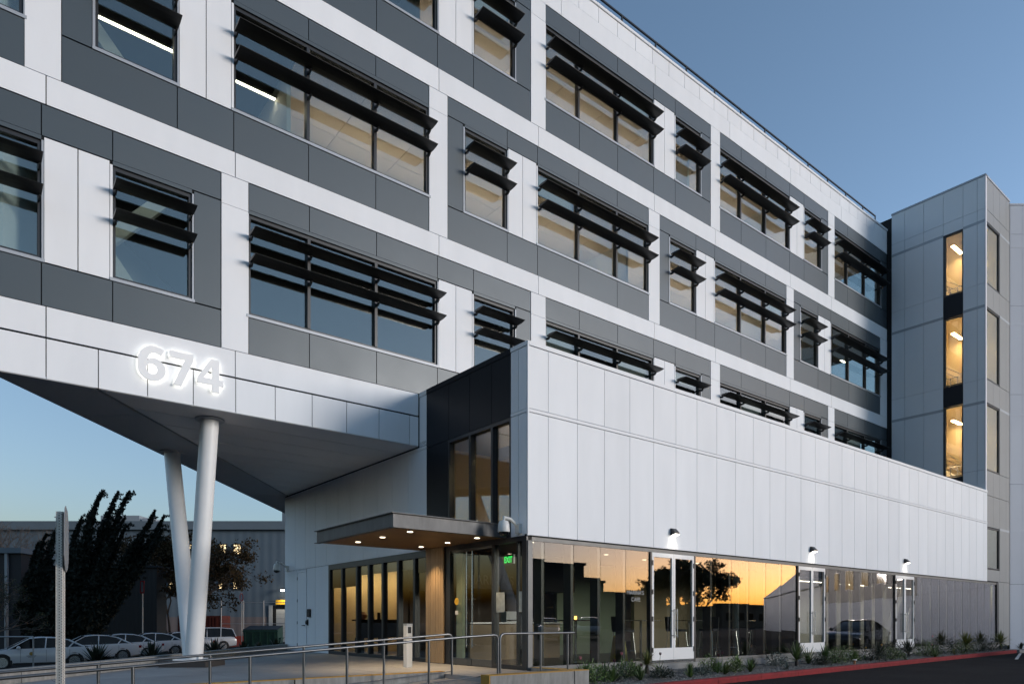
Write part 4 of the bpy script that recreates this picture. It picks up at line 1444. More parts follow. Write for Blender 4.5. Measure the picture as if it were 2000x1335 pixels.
    # wheels
    for s in (-1, 1):
        for x in ax:
            ac = MB().lathe([(wr + .055, 0), (wr + .055, s * .012)], (x, s * (w * .985), wr + .01), 'y', 24).build('wheel_arch', 'black_plastic', t, local=True)
            wh = MB().lathe([(wr - .10, -.1 * s), (wr, -.09 * s), (wr, .03 * s), (wr - .03, .055 * s), (wr - .10, .05 * s), (wr - .105, .02 * s)], (x, s * (w - .03), wr), 'y', 24).build('wheel', 'tyre', t, smooth=True, local=True)
            rm_ = MB()
            rm_.lathe([(wr - .105, .035 * s), (wr - .085, .045 * s), (wr - .085, .02 * s)], (x, s * (w - .03), wr), 'y', 24)
            rm_.lathe([(.06, .02 * s), (.055, .052 * s)], (x, s * (w - .03), wr), 'y', 12)
            for k in range(10):
                a = 2 * pi * k / 10
                c, sn = cos(a), sin(a)
                y_ = s * (w - .03) + .04 * s
                rm_.bar((x + c * .05, y_, wr + sn * .05), (x + c * (wr - .09), y_, wr + sn * (wr - .09)), .030, .02, up=(0, 1, 0))
            rm_.build('rim', 'rim', wh, local=True)
    # lamps, mirrors, handles, seams, bumper trims
    xe = st[0][0]
    for s in (-1, 1):
        MB().box(xe + .025, xe + .16, s * w * .66, s * w * .925, .74, .88 if kind == 'sedan' else 1.10).build('tail_lamp', 'tail_red', t, local=True)
        MB().box(st[-2][0] - .16, st[-2][0] + .03, s * w * .60, s * w * .87, .60, .70).build('head_lamp', 'lamp_clear', t, local=True)
        MB().lathe([(.02, 0), (.075, .03), (.085, .10), (.03, .16)], (.80, s * (w - .02) - (0 if s > 0 else .16), 1.0), 'y', 10).build('mirror', paint, t, smooth=True, local=True)
        for x in (.05, -.95):
            MB().box(x - .10, x + .10, s * w * .995, s * w * 1.012, .80, .825).build('handle', paint, t, local=True)
        for x in (.72, -.28, -1.22):
            MB().bar((x, s * w * 1.0005, .34), (x, s * w * .995, .90), .010, .008, up=(0, 1, 0)).build('door_seam', 'black_plastic', t, local=True)
        MB().box(-1.0, 1.0, s * w * .955, s * w * .985, .20, .30).build('sill_trim', 'black_plastic', t, local=True)
    MB().box(xe - .01, xe + .06, -.26, .26, .56, .68).build('number_plate', 'sign_white', t, local=True)
    MB().box(st[-1][0] - .10, st[-1][0] + .015, -.45, .45, .40, .54).build('grille', 'black_plastic', t, local=True)
    if badge:
        for s in (-1, 1):
            bd = MB().lathe([(.085, 0), (.085, s * .004)], (.30, s * (w + .001), .72), 'y', 18).build('door_badge', 'badge_gold', t, local=True)
            b2 = MB()
            for zz, ll in ((.60, .36), (.55, .26)):
                x = .30 - ll / 2
                while x < .30 + ll / 2:
                    l2 = random.uniform(.018, .034)
                    b2.box(x, x + l2, s * (w + .001), s * (w + .004), zz, zz + .030)
                    x += l2 + .012
            b2.build('lettering', 'badge_ink', bd, local=True)
    return t


GC = 'white cars parked along the street'
c1 = make_car('parked_car', 'white sedan with a round gold door badge, nearest of the parked row', 'car', GC, 'car_white', 'sedan', True)
car_spots = [(-21.6, 34.4), (-22.2, 39.6), (-22.6, 43.0), (-22.6, 46.6), (-22.5, 50.2)]
c_lab = ['', 'white sedan directly behind the badge car, red tail lamp showing', 'third white sedan in the street row, mostly hidden by the second', 'fourth white sedan, its tail just left of the leaning columns', 'fifth white car, half hidden by the base of the leaning columns']
HB = pi
for i, (X, Z) in enumerate(car_spots):
    p = cp(X, Z, STREET) + Vector((-1.42, 0, 0))
    if i == 0:
        c1.location = p
        c1.rotation_euler = (0, 0, HB)
        plain = make_car('parked_car', c_lab[1], 'car', GC, 'car_white', 'sedan', False)
    elif i == 1:
        plain.location = p
        plain.rotation_euler = (0, 0, HB + .04)
    else:
        dup(plain, p, HB + .03 * (-1) ** i, c_lab[i], GC)
van = make_car('parked_van', 'white family van at the far end of the parked row', 'van', GC, 'car_white', 'van')
van.location = cp(-22.6, 54.2, STREET) + Vector((-1.42, 0, 0))
van.rotation_euler = (0, 0, HB)
# cars in the lot, seen mirrored in the glass
GL = 'cars on the lot mirrored in the glass'
dk = make_car('lot_car', 'dark sedan mirrored in the right half of the glass front', 'car', GL, 'car_dark', 'sedan')
dk.location, dk.rotation_euler = (35.2, 5.6, 0), (0, 0, pi - .12)
sv = make_car('lot_car', 'silver car mirrored in the glass just right of the corner post', 'car', GL, 'car_silver', 'suv')
sv.location, sv.rotation_euler = (33.6, -15.6, 0), (0, 0, 2.35)
dup(sv, (37.3, -15.4, 0), 2.35, 'second silver car mirrored in the glass beside the first', GL)

# ================================================================== STREET SIDE BACKGROUND
def street_block(name, m, X0, X1, Z0, Z1, z0, z1, par=None):
    p = [cp(X0, Z0), cp(X1, Z0), cp(X1, Z1), cp(X0, Z1)]
    return MB().prism([(q.x, q.y) for q in p], z0, z1).build(name, m, par)


def ribbed(name, base, pitch, depth=.02):
    m = mat(name, base, 0.6, var=0.12, vscale=0.4)
    nt = m.node_tree
    b = nt.nodes['Principled BSDF']
    geo = nt.nodes.new('ShaderNodeNewGeometry')
    mp = nt.nodes.new('ShaderNodeMapping')
    mp.inputs['Rotation'].default_value = (0, 0, YAW)
    nt.links.new(geo.outputs['Position'], mp.inputs['Vector'])
    wv = nt.nodes.new('ShaderNodeTexWave')
    wv.wave_type = 'BANDS'
    wv.bands_direction = 'X'
    wv.inputs['Scale'].default_value = 2 * pi / pitch / 20
    nt.links.new(mp.outputs[0], wv.inputs['Vector'])
    bp = nt.nodes.new('ShaderNodeBump')
    bp.inputs['Strength'].default_value = 0.35
    bp.inputs['Distance'].default_value = depth
    nt.links.new(wv.outputs['Fac'], bp.inputs['Height'])
    nt.links.new(bp.outputs[0], b.inputs['Normal'])
    return m


ribbed('siding_grey', (0.125, 0.160, 0.190), .9, .06)
ribbed('siding_low', (0.20, 0.165, 0.16), .9, .06)
ribbed('siding_black', (0.005, 0.0055, 0.007), .35, .05)
wh = thing('warehouse', cp(-40, 75, STREET), 'big grey ribbed metal warehouse closing the street behind the trees', 'building')
street_block('wall', 'siding_grey', -70, -18, 75, 90, 1.9, 11.2, wh)
street_block('base_wall', 'siding_low', -70, -18, 74.98, 90, STREET, 1.9, wh)
rf_ = street_block('roof_edge', 'warehouse', -62, -17.9, 74.6, 90.2, 11.2, 12.1, wh)
street_block('roof_edge', 'warehouse', -70.1, -62.0, 74.7, 90.2, 11.0, 11.6, wh)
street_block('roof_unit', 'sign_back', -45.8, -41.5, 78, 82, 12.1, 13.2, rf_)
street_block('roof_unit', 'rollup', -41.2, -40.0, 78, 80, 12.1, 12.9, rf_)
street_block('raised_roof', 'warehouse', -25.6, -17.9, 78, 90, 12.1, 15.0, wh)
for xpx in (346, 374, 435.5, 464):
    X = (xpx - 1000) / 1368.2 * 75
    w_ = street_block('window', 'frame_dark', X - .45, X + .45, 74.9, 75.01, 8.55, 9.75, wh)
    street_block('pane', 'light_window', X - .35, X + .35, 74.88, 74.905, 8.65, 9.6, w_)
    for k in range(3):
        street_block('blind_slat', 'sign_back', X - .35, X + .35, 74.85, 74.87, 8.82 + .28 * k, 8.90 + .28 * k, w_)
for xpx in (338, 436, 464):
    X = (xpx - 1000) / 1368.2 * 75
    w_ = street_block('window', 'frame_dark', X - .5, X + .5, 74.9, 75.01, 4.8, 6.7, wh)
    street_block('pane', 'glass_tint_dark', X - .40, X + .40, 74.88, 74.905, 4.9, 6.6, w_)
    street_block('pane', 'light_window', X - .40, X - .05, 74.87, 74.88, 4.95, 5.6, w_)
dr_ = street_block('dock_door', 'siding_black', -25.9, -18.6, 74.9, 75.02, STREET, 3.1, wh)
for k in range(7):
    street_block('door_slat', 'rollup', -25.2, -19.0, 74.86, 74.90, STREET + .05 + .5 * k, STREET + .53 + .5 * k, dr_)
street_block('door_frame', 'rollup', -26.0, -25.6, 74.85, 74.9, STREET, 3.15, dr_)
street_block('door_sign', 'sign_yellow', -25.2, -22.0, 74.7, 74.78, 3.22, 3.72, wh)
dl = street_block('door_lamp', 'frame_dark', -24.45, -24.2, 74.2, 74.9, 4.80, 4.95, wh)
street_block('lens', 'light_wallpack', -24.48, -24.18, 74.15, 74.4, 4.62, 4.79, dl)
_l = bpy.data.lights.new('dock_lamp_beam', 'SPOT')
_l.energy, _l.color, _l.spot_size, _l.spot_blend = 30, (1, .86, .62), radians(110), .8
_lo = bpy.data.objects.new('dock_lamp_beam', _l)
_lo.location = cp(-24.3, 74.1, 4.5)
link(_lo, dl)
# black corrugated shed
sh = thing('black_shed', cp(-36, 56, STREET), 'low black corrugated shed behind the parked cars', 'shed')
street_block('wall', 'siding_black', -62, -28.4, 56, 57.6, STREET, 5.7, sh)
street_block('roof', 'black_panel', -62.2, -28.2, 55.8, 57.8, 5.7, 5.85, sh)
# glazed building at the far left
gb = thing('glazed_hall', cp(-46, 58, 0), 'dark glazed hall with pale posts at the far left edge', 'building')
street_block('wall', 'black_shed', -60, -36.8, 52.5, 55.5, STREET, 6.5, gb)
street_block('roof', 'warehouse', -60.2, -36.6, 52.2, 55.7, 6.5, 6.9, gb)
for k in range(6):
    street_block('post', 'rollup', -37.9 - 1.6 * k, -37.7 - 1.6 * k, 52.3, 52.5, STREET, 6.5, gb)
# container, barriers, dumpster, gate, signs
ct = thing('shipping_container', cp(-24.5, 66, STREET), 'rust red steel container half hidden behind the van', 'container')
street_block('shell', 'container_red', -31.5, -27.5, 66, 68.4, STREET, 1.95, ct)
for k in range(12):
    X = -31.4 + k * .315
    street_block('corrugation', 'container_red', X, X + .16, 65.95, 66.0, STREET + .15, 1.8, ct)
for k, (X, lab) in enumerate(((-24.6, 'left'), (-22.6, 'right'))):
    t = thing('traffic_barrier', cp(X, 62, STREET), 'orange plastic road barrier beside the dumpster, the ' + lab + ' one', 'barrier', 'orange barriers')
    MB().extrude([(-.28, 0), (-.28, .12), (-.12, .35), (-.08, .95), (.08, .95), (.12, .35), (.28, .12), (.28, 0)], -.9, .9).build('body', 'barrier_orange', t, local=True)
    MB().box(-.95, -.90, -.06, .06, .2, .8).box(.90, .95, -.06, .06, .2, .8).build('connector', 'barrier_orange', t, local=True)
    t.rotation_euler = (0, 0, -YAW)
dp = thing('dumpster', cp(-19.6, 56, STREET), 'dark green steel dumpster standing near the warehouse door', 'dumpster')
dp.rotation_euler = (0, 0, -YAW + .1)
MB().extrude([(-.9, .15), (-1.0, 1.55), (.9, 1.85), (.9, .15)], -1.55, 1.05).build('body', 'dumpster_green', dp, local=True)
for k in range(5):
    x = -1.4 + k * .56
    MB().box(x - .04, x + .04, -1.06, -.95, .3, 1.45).build('rib', 'dumpster_green', dp, local=True)
MB().box(-1.6, 1.1, -1.08, -.92, 1.40, 1.52).build('rim', 'dumpster_green', dp, local=True)
for x0, x1 in ((-1.56, -.27), (-.23, 1.06)):
    MB().extrude([(-1.02, 1.56), (-1.02, 1.60), (.92, 1.90), (.92, 1.86)], x0, x1).build('lid', 'black_plastic', dp, local=True)
for x in (-1.3, .8):
    for y_ in (-.7, .7):
        MB().lathe([(.08, -.04), (.08, .04)], (x, y_, .08), 'y', 12).build('caster', 'black_plastic', dp, local=True)
MB().box(-1.66, -1.55, -.5, .5, .8, .95).box(1.05, 1.2, -.5, .5, .8, .95).build('fork_pocket', 'dumpster_green', dp, local=True)
gt = thing('chain_link_gate', cp(-21, 66, STREET), 'pale pipe gate and fence in front of the warehouse', 'gate')
for X in (-27.4, -25.3, -23.4, -21.2, -20.9):
    a = cp(X, 66, STREET)
    MB().tube([a, a + Vector((0, 0, 4.2))], .05, 8).build('post', 'sign_back', gt)
for z in (1.2, 3.2):
    MB().tube([cp(-27.4, 66, z), cp(-20.9, 66, z)], .035, 6).build('rail', 'sign_back', gt)


def street_sign(X, Z, z1, z2, w_, m_, label, octo=False):
    t = thing('street_sign', cp(X, Z, STREET), label, 'sign')
    a = cp(X, Z, STREET)
    MB().tube([a, a + Vector((0, 0, z2 - STREET))], .035, 8).build('post', 'galvanised', t)
    hz = (z2 - z1) / 2
    poly = [(w_ * cos(2 * pi * (k + .5) / 8), hz * sin(2 * pi * (k + .5) / 8)) for k in range(8)] if octo else [(-w_, -hz), (w_, -hz), (w_, hz), (-w_, hz)]
    mb = MB()
    n = len(poly)
    for d in (-.06, -.045):
        mb.v += [tuple(cp(X + x, Z + d, (z1 + z2) / 2 + z)) for x, z in poly]
    mb.f += [tuple(range(n)), tuple(reversed(range(n, 2 * n)))] + [(i, (i + 1) % n, n + (i + 1) % n, n + i) for i in range(n)]
    mb.build('plate', m_, t)
    mb = MB()
    for d in (-.066, -.061):
        mb.v += [tuple(cp(X + x * .55, Z + d, (z1 + z2) / 2 + z * .8)) for x, z in poly]
    mb.f += [tuple(range(n)), tuple(reversed(range(n, 2 * n)))] + [(i, (i + 1) % n, n + (i + 1) % n, n + i) for i in range(n)]
    mb.build('face', 'sign_back', t)


street_sign(-24.2, 45.9, 3.25, 4.05, .14, 'sign_red', 'narrow red bordered parking sign on a pole against the black shed')
street_sign(-22.3, 57.8, 3.05, 3.75, .16, 'sign_red', 'edge on stop sign on a thin pole left of the dumpster', True)
for X, Z, h, lab in ((-29.2, 47.0, 3.3, 'plain steel pole behind the second parked car'), (-32.5, 45.0, 4.8, 'thick pale pole behind the roof of the first parked car')):
    t = thing('street_pole', cp(X, Z, STREET), lab, 'pole')
    a = cp(X, Z, STREET)
    MB().tube([a, a + Vector((0, 0, h))], .07, 10).build('shaft', 'sign_back', t)
    MB().lathe([(.13, 0), (.13, .05), (.08, .08)], tuple(a), 'z', 10).build('base', 'sign_back', t)
# portal rail at the left edge near the cars
t = thing('pipe_frame', cp(-22.0, 30, STREET), 'thin pale pipe frame beside the nose of the first car', 'frame')
a, b = cp(-20.5, 30.0, 0), cp(-24.0, 30, 0)
MB().tube([(a.x, a.y, STREET), (a.x, a.y, .74)], .03, 8).build('post', 'sign_back', t)
MB().tube([(a.x, a.y, .74), (b.x, b.y, .74)], .03, 8).build('rail', 'sign_back', t)

# ---- near perforated sign post
sp_ = thing('sign_post', cp(-4.19, 6.5, 0), 'tall perforated square steel post with a sign plate seen from behind and edge on', 'sign')
P0 = cp(-4.19, 6.5, 0)
hw = .026
ux, uy = Vector((cos(-YAW + .15), sin(-YAW + .15), 0)), Vector((-sin(-YAW + .15), cos(-YAW + .15), 0))


def post_quad(mb, c0, du, dv):
    mb.quad(c0 - du - dv, c0 + du - dv, c0 + du + dv, c0 - du + dv)


# front and side faces really perforated: rings of quads round each hole
mb = MB()
pitch, hr_ = .0254, .0062
ztop = 2.40
nh = int((ztop + .25) / pitch)
for face, (fu, fo) in enumerate(((ux, -uy), (ux, uy), (uy, -ux), (uy, ux))):
    for k in range(nh):
        zc = ztop - pitch * (k + .5)
        c0 = P0 + fo * hw + Vector((0, 0, zc))
        if zc < -.2:
            break
        inner, outer = [], []
        for q in range(8):
            a = 2 * pi * (q + .5) / 8
            inner.append(c0 + fu * (hr_ * cos(a)) + Vector((0, 0, hr_ * sin(a))))
            sx, sz = max(-1, min(1, cos(a) * 1.42)), max(-1, min(1, sin(a) * 1.42))
            outer.append(c0 + fu * (hw * sx) + Vector((0, 0, pitch / 2 * sz)))
        n = len(mb.v)
        mb.v += [tuple(v) for v in inner + outer]
        mb.f += [(n + q, n + (q + 1) % 8, n + 8 + (q + 1) % 8, n + 8 + q) for q in range(8)]
mb.build('perforated_post', 'galvanised', sp_, fix=False)
cr = MB()
for sx in (-1, 1):
    for sy in (-1, 1):
        c = P0 + ux * hw * sx + uy * hw * sy
        cr.bar(c + Vector((0, 0, -.3)), c + Vector((0, 0, ztop)), .004, .004)
cr.build('post_edge', 'galvanised', sp_)
B('post_core', 'backing', P0.x - .012, P0.x + .012, P0.y - .012, P0.y + .012, -.3, ztop - .01, sp_)
sd = Vector((sin(YAW - radians(28.0)), cos(YAW - radians(28.0)), 0))     # plate almost along the line of sight
so = P0 + ux * .030 + uy * .03
pts = [(-.10, 1.90), (-.16, 1.98), (-.16, 2.32), (-.10, 2.43), (.0, 2.46), (.18, 2.43), (.28, 2.32), (.28, 1.98), (.18, 1.88), (.0, 1.84)]
pm = MB()
n = len(pts)
nrm = sd.cross(Vector((0, 0, 1)))
for d in (0, .004):
    pm.v += [tuple(so + sd * x + nrm * d + Vector((0, 0, z))) for x, z in pts]
pm.f += [tuple(range(n)), tuple(reversed(range(n, 2 * n)))] + [(i, (i + 1) % n, n + (i + 1) % n, n + i) for i in range(n)]
pm.build('sign_plate', 'sign_back', sp_)
for z in (2.0, 2.35):
    c = P0 + Vector((0, 0, z))
    MB().tube([c - ux * .05, c + ux * .035], .006, 6).build('bolt', 'galvanised', sp_)

# ================================================================== PLANTS
def blade(mb, base, az, el, ln, wd, droop, seg=4, fold=.25):
    d = Vector((cos(az) * cos(el), sin(az) * cos(el), sin(el)))
    side = Vector((-sin(az), cos(az), 0))
    p = Vector(base)
    prev = None
    for i in range(seg + 1):
        t = i / seg
        w_ = wd * (1 - t) ** .7 * (0.55 + .9 * min(1, t * 3)) if i < seg else 0
        up = d.cross(side) * -1
        a, c, b = p - side * w_, p - up * w_ * fold, p + side * w_
        cur = (a, c, b)
        if prev:
            n = len(mb.v)
            mb.v += [tuple(q) for q in prev + cur]
            mb.f += [(n, n + 1, n + 4, n + 3), (n + 1, n + 2, n + 5, n + 4)]
        prev = cur
        p = p + d * (ln / seg)
        d = (d + Vector((0, 0, -droop / seg))).normalized()


def rosette(name, label, cat, group, x, y, z, n, ln, wd, m_, droop=.5, e0=.1, e1=1.45, trunk=0.0, seed=0):
    rg = random.Random(seed)
    t = thing(name, (x, y, z), label, cat, group)
    mb = MB()
    for i in range(n):
        el = e0 + (e1 - e0) * ((i + .5) / n) ** .8
        blade(mb, (x, y, z + trunk), rg.uniform(0, 2 * pi), el + rg.uniform(-.12, .12), ln * rg.uniform(.75, 1.1), wd * rg.uniform(.8, 1.1), droop * rg.uniform(.6, 1.3))
    mb.build('leaves', m_, t, fix=False)
    st = MB().lathe([(.05, 0), (.045, trunk * .5 + .02), (.03, trunk + .06)], (x, y, z - .03), 'z', 8)
    st.build('stem', 'bark', t)
    return t


def bed_z(x, y):
    f = KA.y + .15 + (x - KA.x) / (KB.x - KA.x) * (KB.y - KA.y)
    tt = max(0, min(1, (y - f) / (11.0 - f)))
    return .10 + .10 * tt


GP = 'spiky plants in the gravel bed'
yuc = [  # x, y, leaves, length, width, material, droop, trunk, e0, label
    (12.45, 10.62, 70, .62, .018, 'leaf_lime', .9, .28, -.2, 'tall lime green yucca with a straight central tuft left of the first glass door'),
    (13.55, 10.25, 60, .44, .012, 'leaf_yucca', .15, .05, .05, 'low starry yucca just in front of the first glass door'),
    (14.8, 10.45, 46, .40, .016, 'leaf_yucca', .3, .04, .05, 'dark spiky yucca right of the first glass door'),
    (16.3, 10.35, 60, .46, .013, 'leaf_dark', .3, .05, .05, 'dark bushy grass clump below the bar stools'),
    (18.3, 10.25, 80, .86, .022, 'leaf_yucca', .35, .22, .0, 'large spiky yucca left of the second glass door'),
    (20.9, 10.55, 50, .38, .013, 'leaf_dark', .3, .04, .05, 'dark small yucca below the second glass door'),
    (23.4, 10.3, 80, .80, .020, 'leaf_dark', .4, .18, .0, 'large dark yucca between the second and third glass doors'),
    (26.2, 10.5, 70, .88, .022, 'leaf_dark', .35, .2, .05, 'large dark yucca in front of the third glass door'),
    (28.6, 10.65, 50, .50, .014, 'leaf_dark', .5, .05, .05, 'dark clump right of the third glass door'),
    (31.9, 10.62, 90, 1.0, .026, 'leaf_lime', .6, .35, -.3, 'big bright green fan yucca near the tower'),
    (36.1, 10.68, 90, .92, .026, 'leaf_lime', .6, .4, -.3, 'big green fan yucca at the foot of the tower'),
    (38.4, 10.55, 50, .5, .018, 'leaf_dark', .2, .05, .05, 'small dark agave by the corner wall'),
    (24.8, 10.05, 40, .36, .014, 'leaf_blue', .8, .03, .05, 'pale arching clump near the kerb left of the third door'),
    (17.1, 9.85, 40, .36, .014, 'leaf_blue', .9, .03, .05, 'pale striped arching clump near the kerb'),
    (29.9, 10.35, 46, .40, .014, 'leaf_lime', 1.0, .03, .05, 'yellowish arching clump left of the bright fan yucca'),
    (33.7, 10.6, 46, .50, .014, 'leaf_dark', .6, .03, .05, 'dark low clump between the two fan yuccas'),
]
for i, (x, y, n, ln, wd, m_, dr2, tr, e0, lab) in enumerate(yuc):
    rosette('yucca_plant', lab, 'plant', GP, x, y, bed_z(x, y), int(n * 1.15), ln * .64, wd * .8, m_, dr2, e0, 1.5, tr * .75, seed=i)
GG = 'grass tufts in the gravel bed'
gr_lab = ['first', 'second', 'third', 'fourth', 'fifth', 'sixth', 'seventh', 'eighth', 'ninth', 'tenth', 'eleventh', 'twelfth', 'thirteenth', 'fourteenth']
for i, (x, y, ln) in enumerate([(10.15, 10.3, .42), (10.55, 9.9, .40), (10.9, 10.5, .38), (11.35, 9.85, .42), (11.75, 10.45, .36), (12.9, 9.75, .26), (14.35, 9.85, .34), (15.5, 9.9, .40), (16.0, 10.6, .42), (19.3, 10.45, .55), (20.2, 10.4, .62), (21.6, 10.2, .42), (22.3, 10.55, .36), (27.4, 10.1, .40)]):
    rosette('grass_tuft', gr_lab[i] + ' green leafy tuft from the ramp wall along the gravel bed', 'plant', GG, x, y, bed_z(x, y), 34, ln, .016 if i % 2 else .024, 'leaf_grass' if i % 3 else 'leaf_yucca', .7, .5, 1.5, .0, seed=50 + i)
GS = 'low shrubs in the gravel bed'


def low_shrub(label, x, y, w_, h_, m_, seed):
    rg = random.Random(seed)
    z = bed_z(x, y)
    t = thing('low_shrub', (x, y, z), label, 'shrub', GS)
    tw = MB()
    for k in range(7):
        a = rg.uniform(0, 6.28)
        tw.tube([(x, y, z), (x + cos(a) * w_ * .3, y + sin(a) * w_ * .3, z + h_ * .5), (x + cos(a) * w_ * .45, y + sin(a) * w_ * .45, z + h_ * rg.uniform(.7, .95))], [.010, .007, .004], 5)
    tw.build('twigs', 'bark', t, fix=False)
    lf = MB()
    for _ in range(int(260 + 700 * w_)):
        d = Vector((rg.gauss(0, 1), rg.gauss(0, 1), abs(rg.gauss(0, 1)))).normalized() * rg.random() ** .4
        p = Vector((x + d.x * w_ * .55, y + d.y * w_ * .5, z + .02 + d.z * h_ * (1 + .25 * mnoise.noise(Vector((d.x * 3 + seed, d.y * 3, 0))))))
        a = (Vector((rg.gauss(0, .7), rg.gauss(0, .7), rg.gauss(.4, .6))) + d).normalized()
        b = a.cross(Vector((rg.gauss(0, 1), rg.gauss(0, 1), rg.gauss(0, 1)))).normalized()
        s_ = rg.uniform(.03, .065)
        lf.quad(p, p + a * s_ * .5 + b * s_ * .22, p + a * s_, p + a * s_ * .5 - b * s_ * .22)
    lf.build('leaves', m_, t, fix=False)


for i, (x, y, w_, h_, m_, lab) in enumerate([(10.05, 10.0, .6, .34, 'leaf_grass', 'dense leafy shrub against the ramp wall'), (10.75, 10.15, .6, .30, 'leaf_dark', 'dark leafy shrub left of the purple tulip'), (11.4, 10.3, .55, .32, 'leaf_grass', 'green leafy shrub below the pink tulips'),
        (12.15, 9.95, .45, .22, 'leaf_dark', 'low dark mat of leaves under the lime yucca'), (14.3, 10.25, .45, .34, 'leaf_grass', 'leafy clump around the purple tulip pair'), (15.0, 10.05, .4, .26, 'leaf_yucca', 'small round shrub right of the purple tulips'), (13.62, 9.95, .34, .20, 'leaf_blue', 'grey green cushion in front of the starry yucca'),
        (17.6, 10.45, .5, .34, 'leaf_blue', 'silvery shrub left of the large yucca'), (19.4, 10.1, .4, .24, 'leaf_dark', 'dark low mat right of the large yucca'), (20.4, 10.2, .6, .40, 'leaf_grass', 'bushy shrub in front of the second glass door'), (21.5, 10.45, .7, .42, 'leaf_yucca', 'wide green shrub right of the second glass door'),
        (22.6, 10.2, .8, .44, 'leaf_dark', 'dark rounded shrub before the dark yucca'), (24.1, 10.2, .7, .36, 'leaf_yucca', 'low green mound between the dark yuccas'), (25.4, 10.55, .8, .50, 'leaf_dark', 'dark shrub close to the third glass door'), (27.3, 10.35, .8, .46, 'leaf_yucca', 'green shrub around the pale pink tulip'),
        (29.2, 10.6, 1.0, .55, 'leaf_dark', 'dark wide shrub against the glass right of the third door'), (30.8, 10.4, .8, .42, 'leaf_yucca', 'mottled shrub left of the bright fan yucca'), (33.0, 10.55, .9, .48, 'leaf_dark', 'dark shrub right of the bright fan yucca'), (34.8, 10.6, .9, .50, 'leaf_dark', 'last dark shrub before the tower')]):
    low_shrub(lab, x, y, w_ * 1.25, h_ * 1.15, m_, 200 + i)
GT = 'tulips in the gravel bed'
tl = [(10.28, 10.6, .40, 'tulip_pink', 'pink and white tulip against the glass by the ramp rail'), (11.05, 10.35, .34, 'tulip_purple', 'dark purple tulip left of the lime yucca'),
      (11.55, 10.6, .46, 'tulip_pink', 'pink and white tulip just left of the lime yucca'), (11.62, 10.1, .26, 'tulip_purple', 'low dark purple tulip at the foot of the lime yucca'),
      (13.05, 10.75, .40, 'tulip_purple', 'dark tulip bud beside the lime yucca'), (14.35, 10.05, .40, 'tulip_purple', 'left tulip of the dark purple pair past the first door'),
      (14.58, 10.1, .44, 'tulip_purple', 'right tulip of the dark purple pair past the first door'), (22.7, 10.4, .36, 'tulip_yellow', 'orange yellow tulip right of the second door'),
      (24.3, 10.6, .40, 'tulip_yellow', 'small yellow tulip left of the third door'), (27.5, 10.25, .40, 'tulip_pink', 'pale pink tulip right of the third door'), (28.9, 10.75, .62, 'tulip_pink', 'tall pink tulip against the glass right of the third door')]
for i, (x, y, h, m_, lab) in enumerate(tl):
    z = bed_z(x, y)
    t = thing('tulip', (x, y, z), lab, 'flower', GT)
    MB().tube([(x, y, z), (x + .01, y, z + h * .6), (x + .02, y - .01, z + h)], .005, 6).build('stem', 'leaf_grass', t)
    fl = MB()
    for k in range(6):
        a = 2 * pi * k / 6
        r1, r2 = .026, .034
        c = Vector((x + .02, y - .01, z + h))
        p = [c, c + Vector((r1 * cos(a - .6), r1 * sin(a - .6), .025)), c + Vector((r2 * cos(a), r2 * sin(a), .075 + .012 * (k % 2))), c + Vector((r1 * cos(a + .6), r1 * sin(a + .6), .025))]
        fl.quad(*p)
        fl.quad(p[0] + Vector((0, 0, .004)), p[3] * 1.0, c + Vector((r1 * .7 * cos(a + .5), r1 * .7 * sin(a + .5), .085)), p[1])
    fl.build('flower_head', m_, t, fix=False)
    lv = MB()
    rg = random.Random(i)
    for k in range(5):
        blade(lv, (x, y, z), rg.uniform(0, 6.28), 1.0 + rg.uniform(-.3, .4), h * rg.uniform(.6, .95), .022, .5)
    lv.build('leaves', 'leaf_grass', t, fix=False)
# street side aloes along the plaza wall
GA = 'dark spiky plants behind the plaza wall'
for i, (xp, Z, ln, lab) in enumerate([(188, 30.5, 1.0, 'dark aloe in front of the first parked car'), (297, 34.0, 1.0, 'dark aloe in front of the third parked car'), (418, 38.5, 1.05, 'dark aloe right of the leaning columns'), (475, 41.5, .8, 'small dark aloe below the stop sign'), (505, 44, .6, 'low aloe before the dumpster, left one'), (540, 45, .9, 'dark aloe at the right side of the dumpster')]):
    X = (xp - 1000) / 1368.2 * Z
    p = cp(X, Z, STREET)
    rosette('aloe_plant', lab, 'plant', GA, p.x, p.y, p.z, 60, ln, .07, 'leaf_dark', .25, .15, 1.5, .35, seed=100 + i)
# small up-light in the bed and a cup by the kerb
t = thing('garden_stake', (20.9, 9.9, .13), 'short pale cap on a stake behind the kerb below the second door', 'stake')
MB().lathe([(.03, 0), (.03, .12)], (20.9, 9.88, .12), 'z', 10).build('stem', 'terracotta', t)
MB().lathe([(.055, .12), (.06, .13), (.055, .15)], (20.9, 9.88, .12), 'z', 12).build('cap', 'sign_white', t)

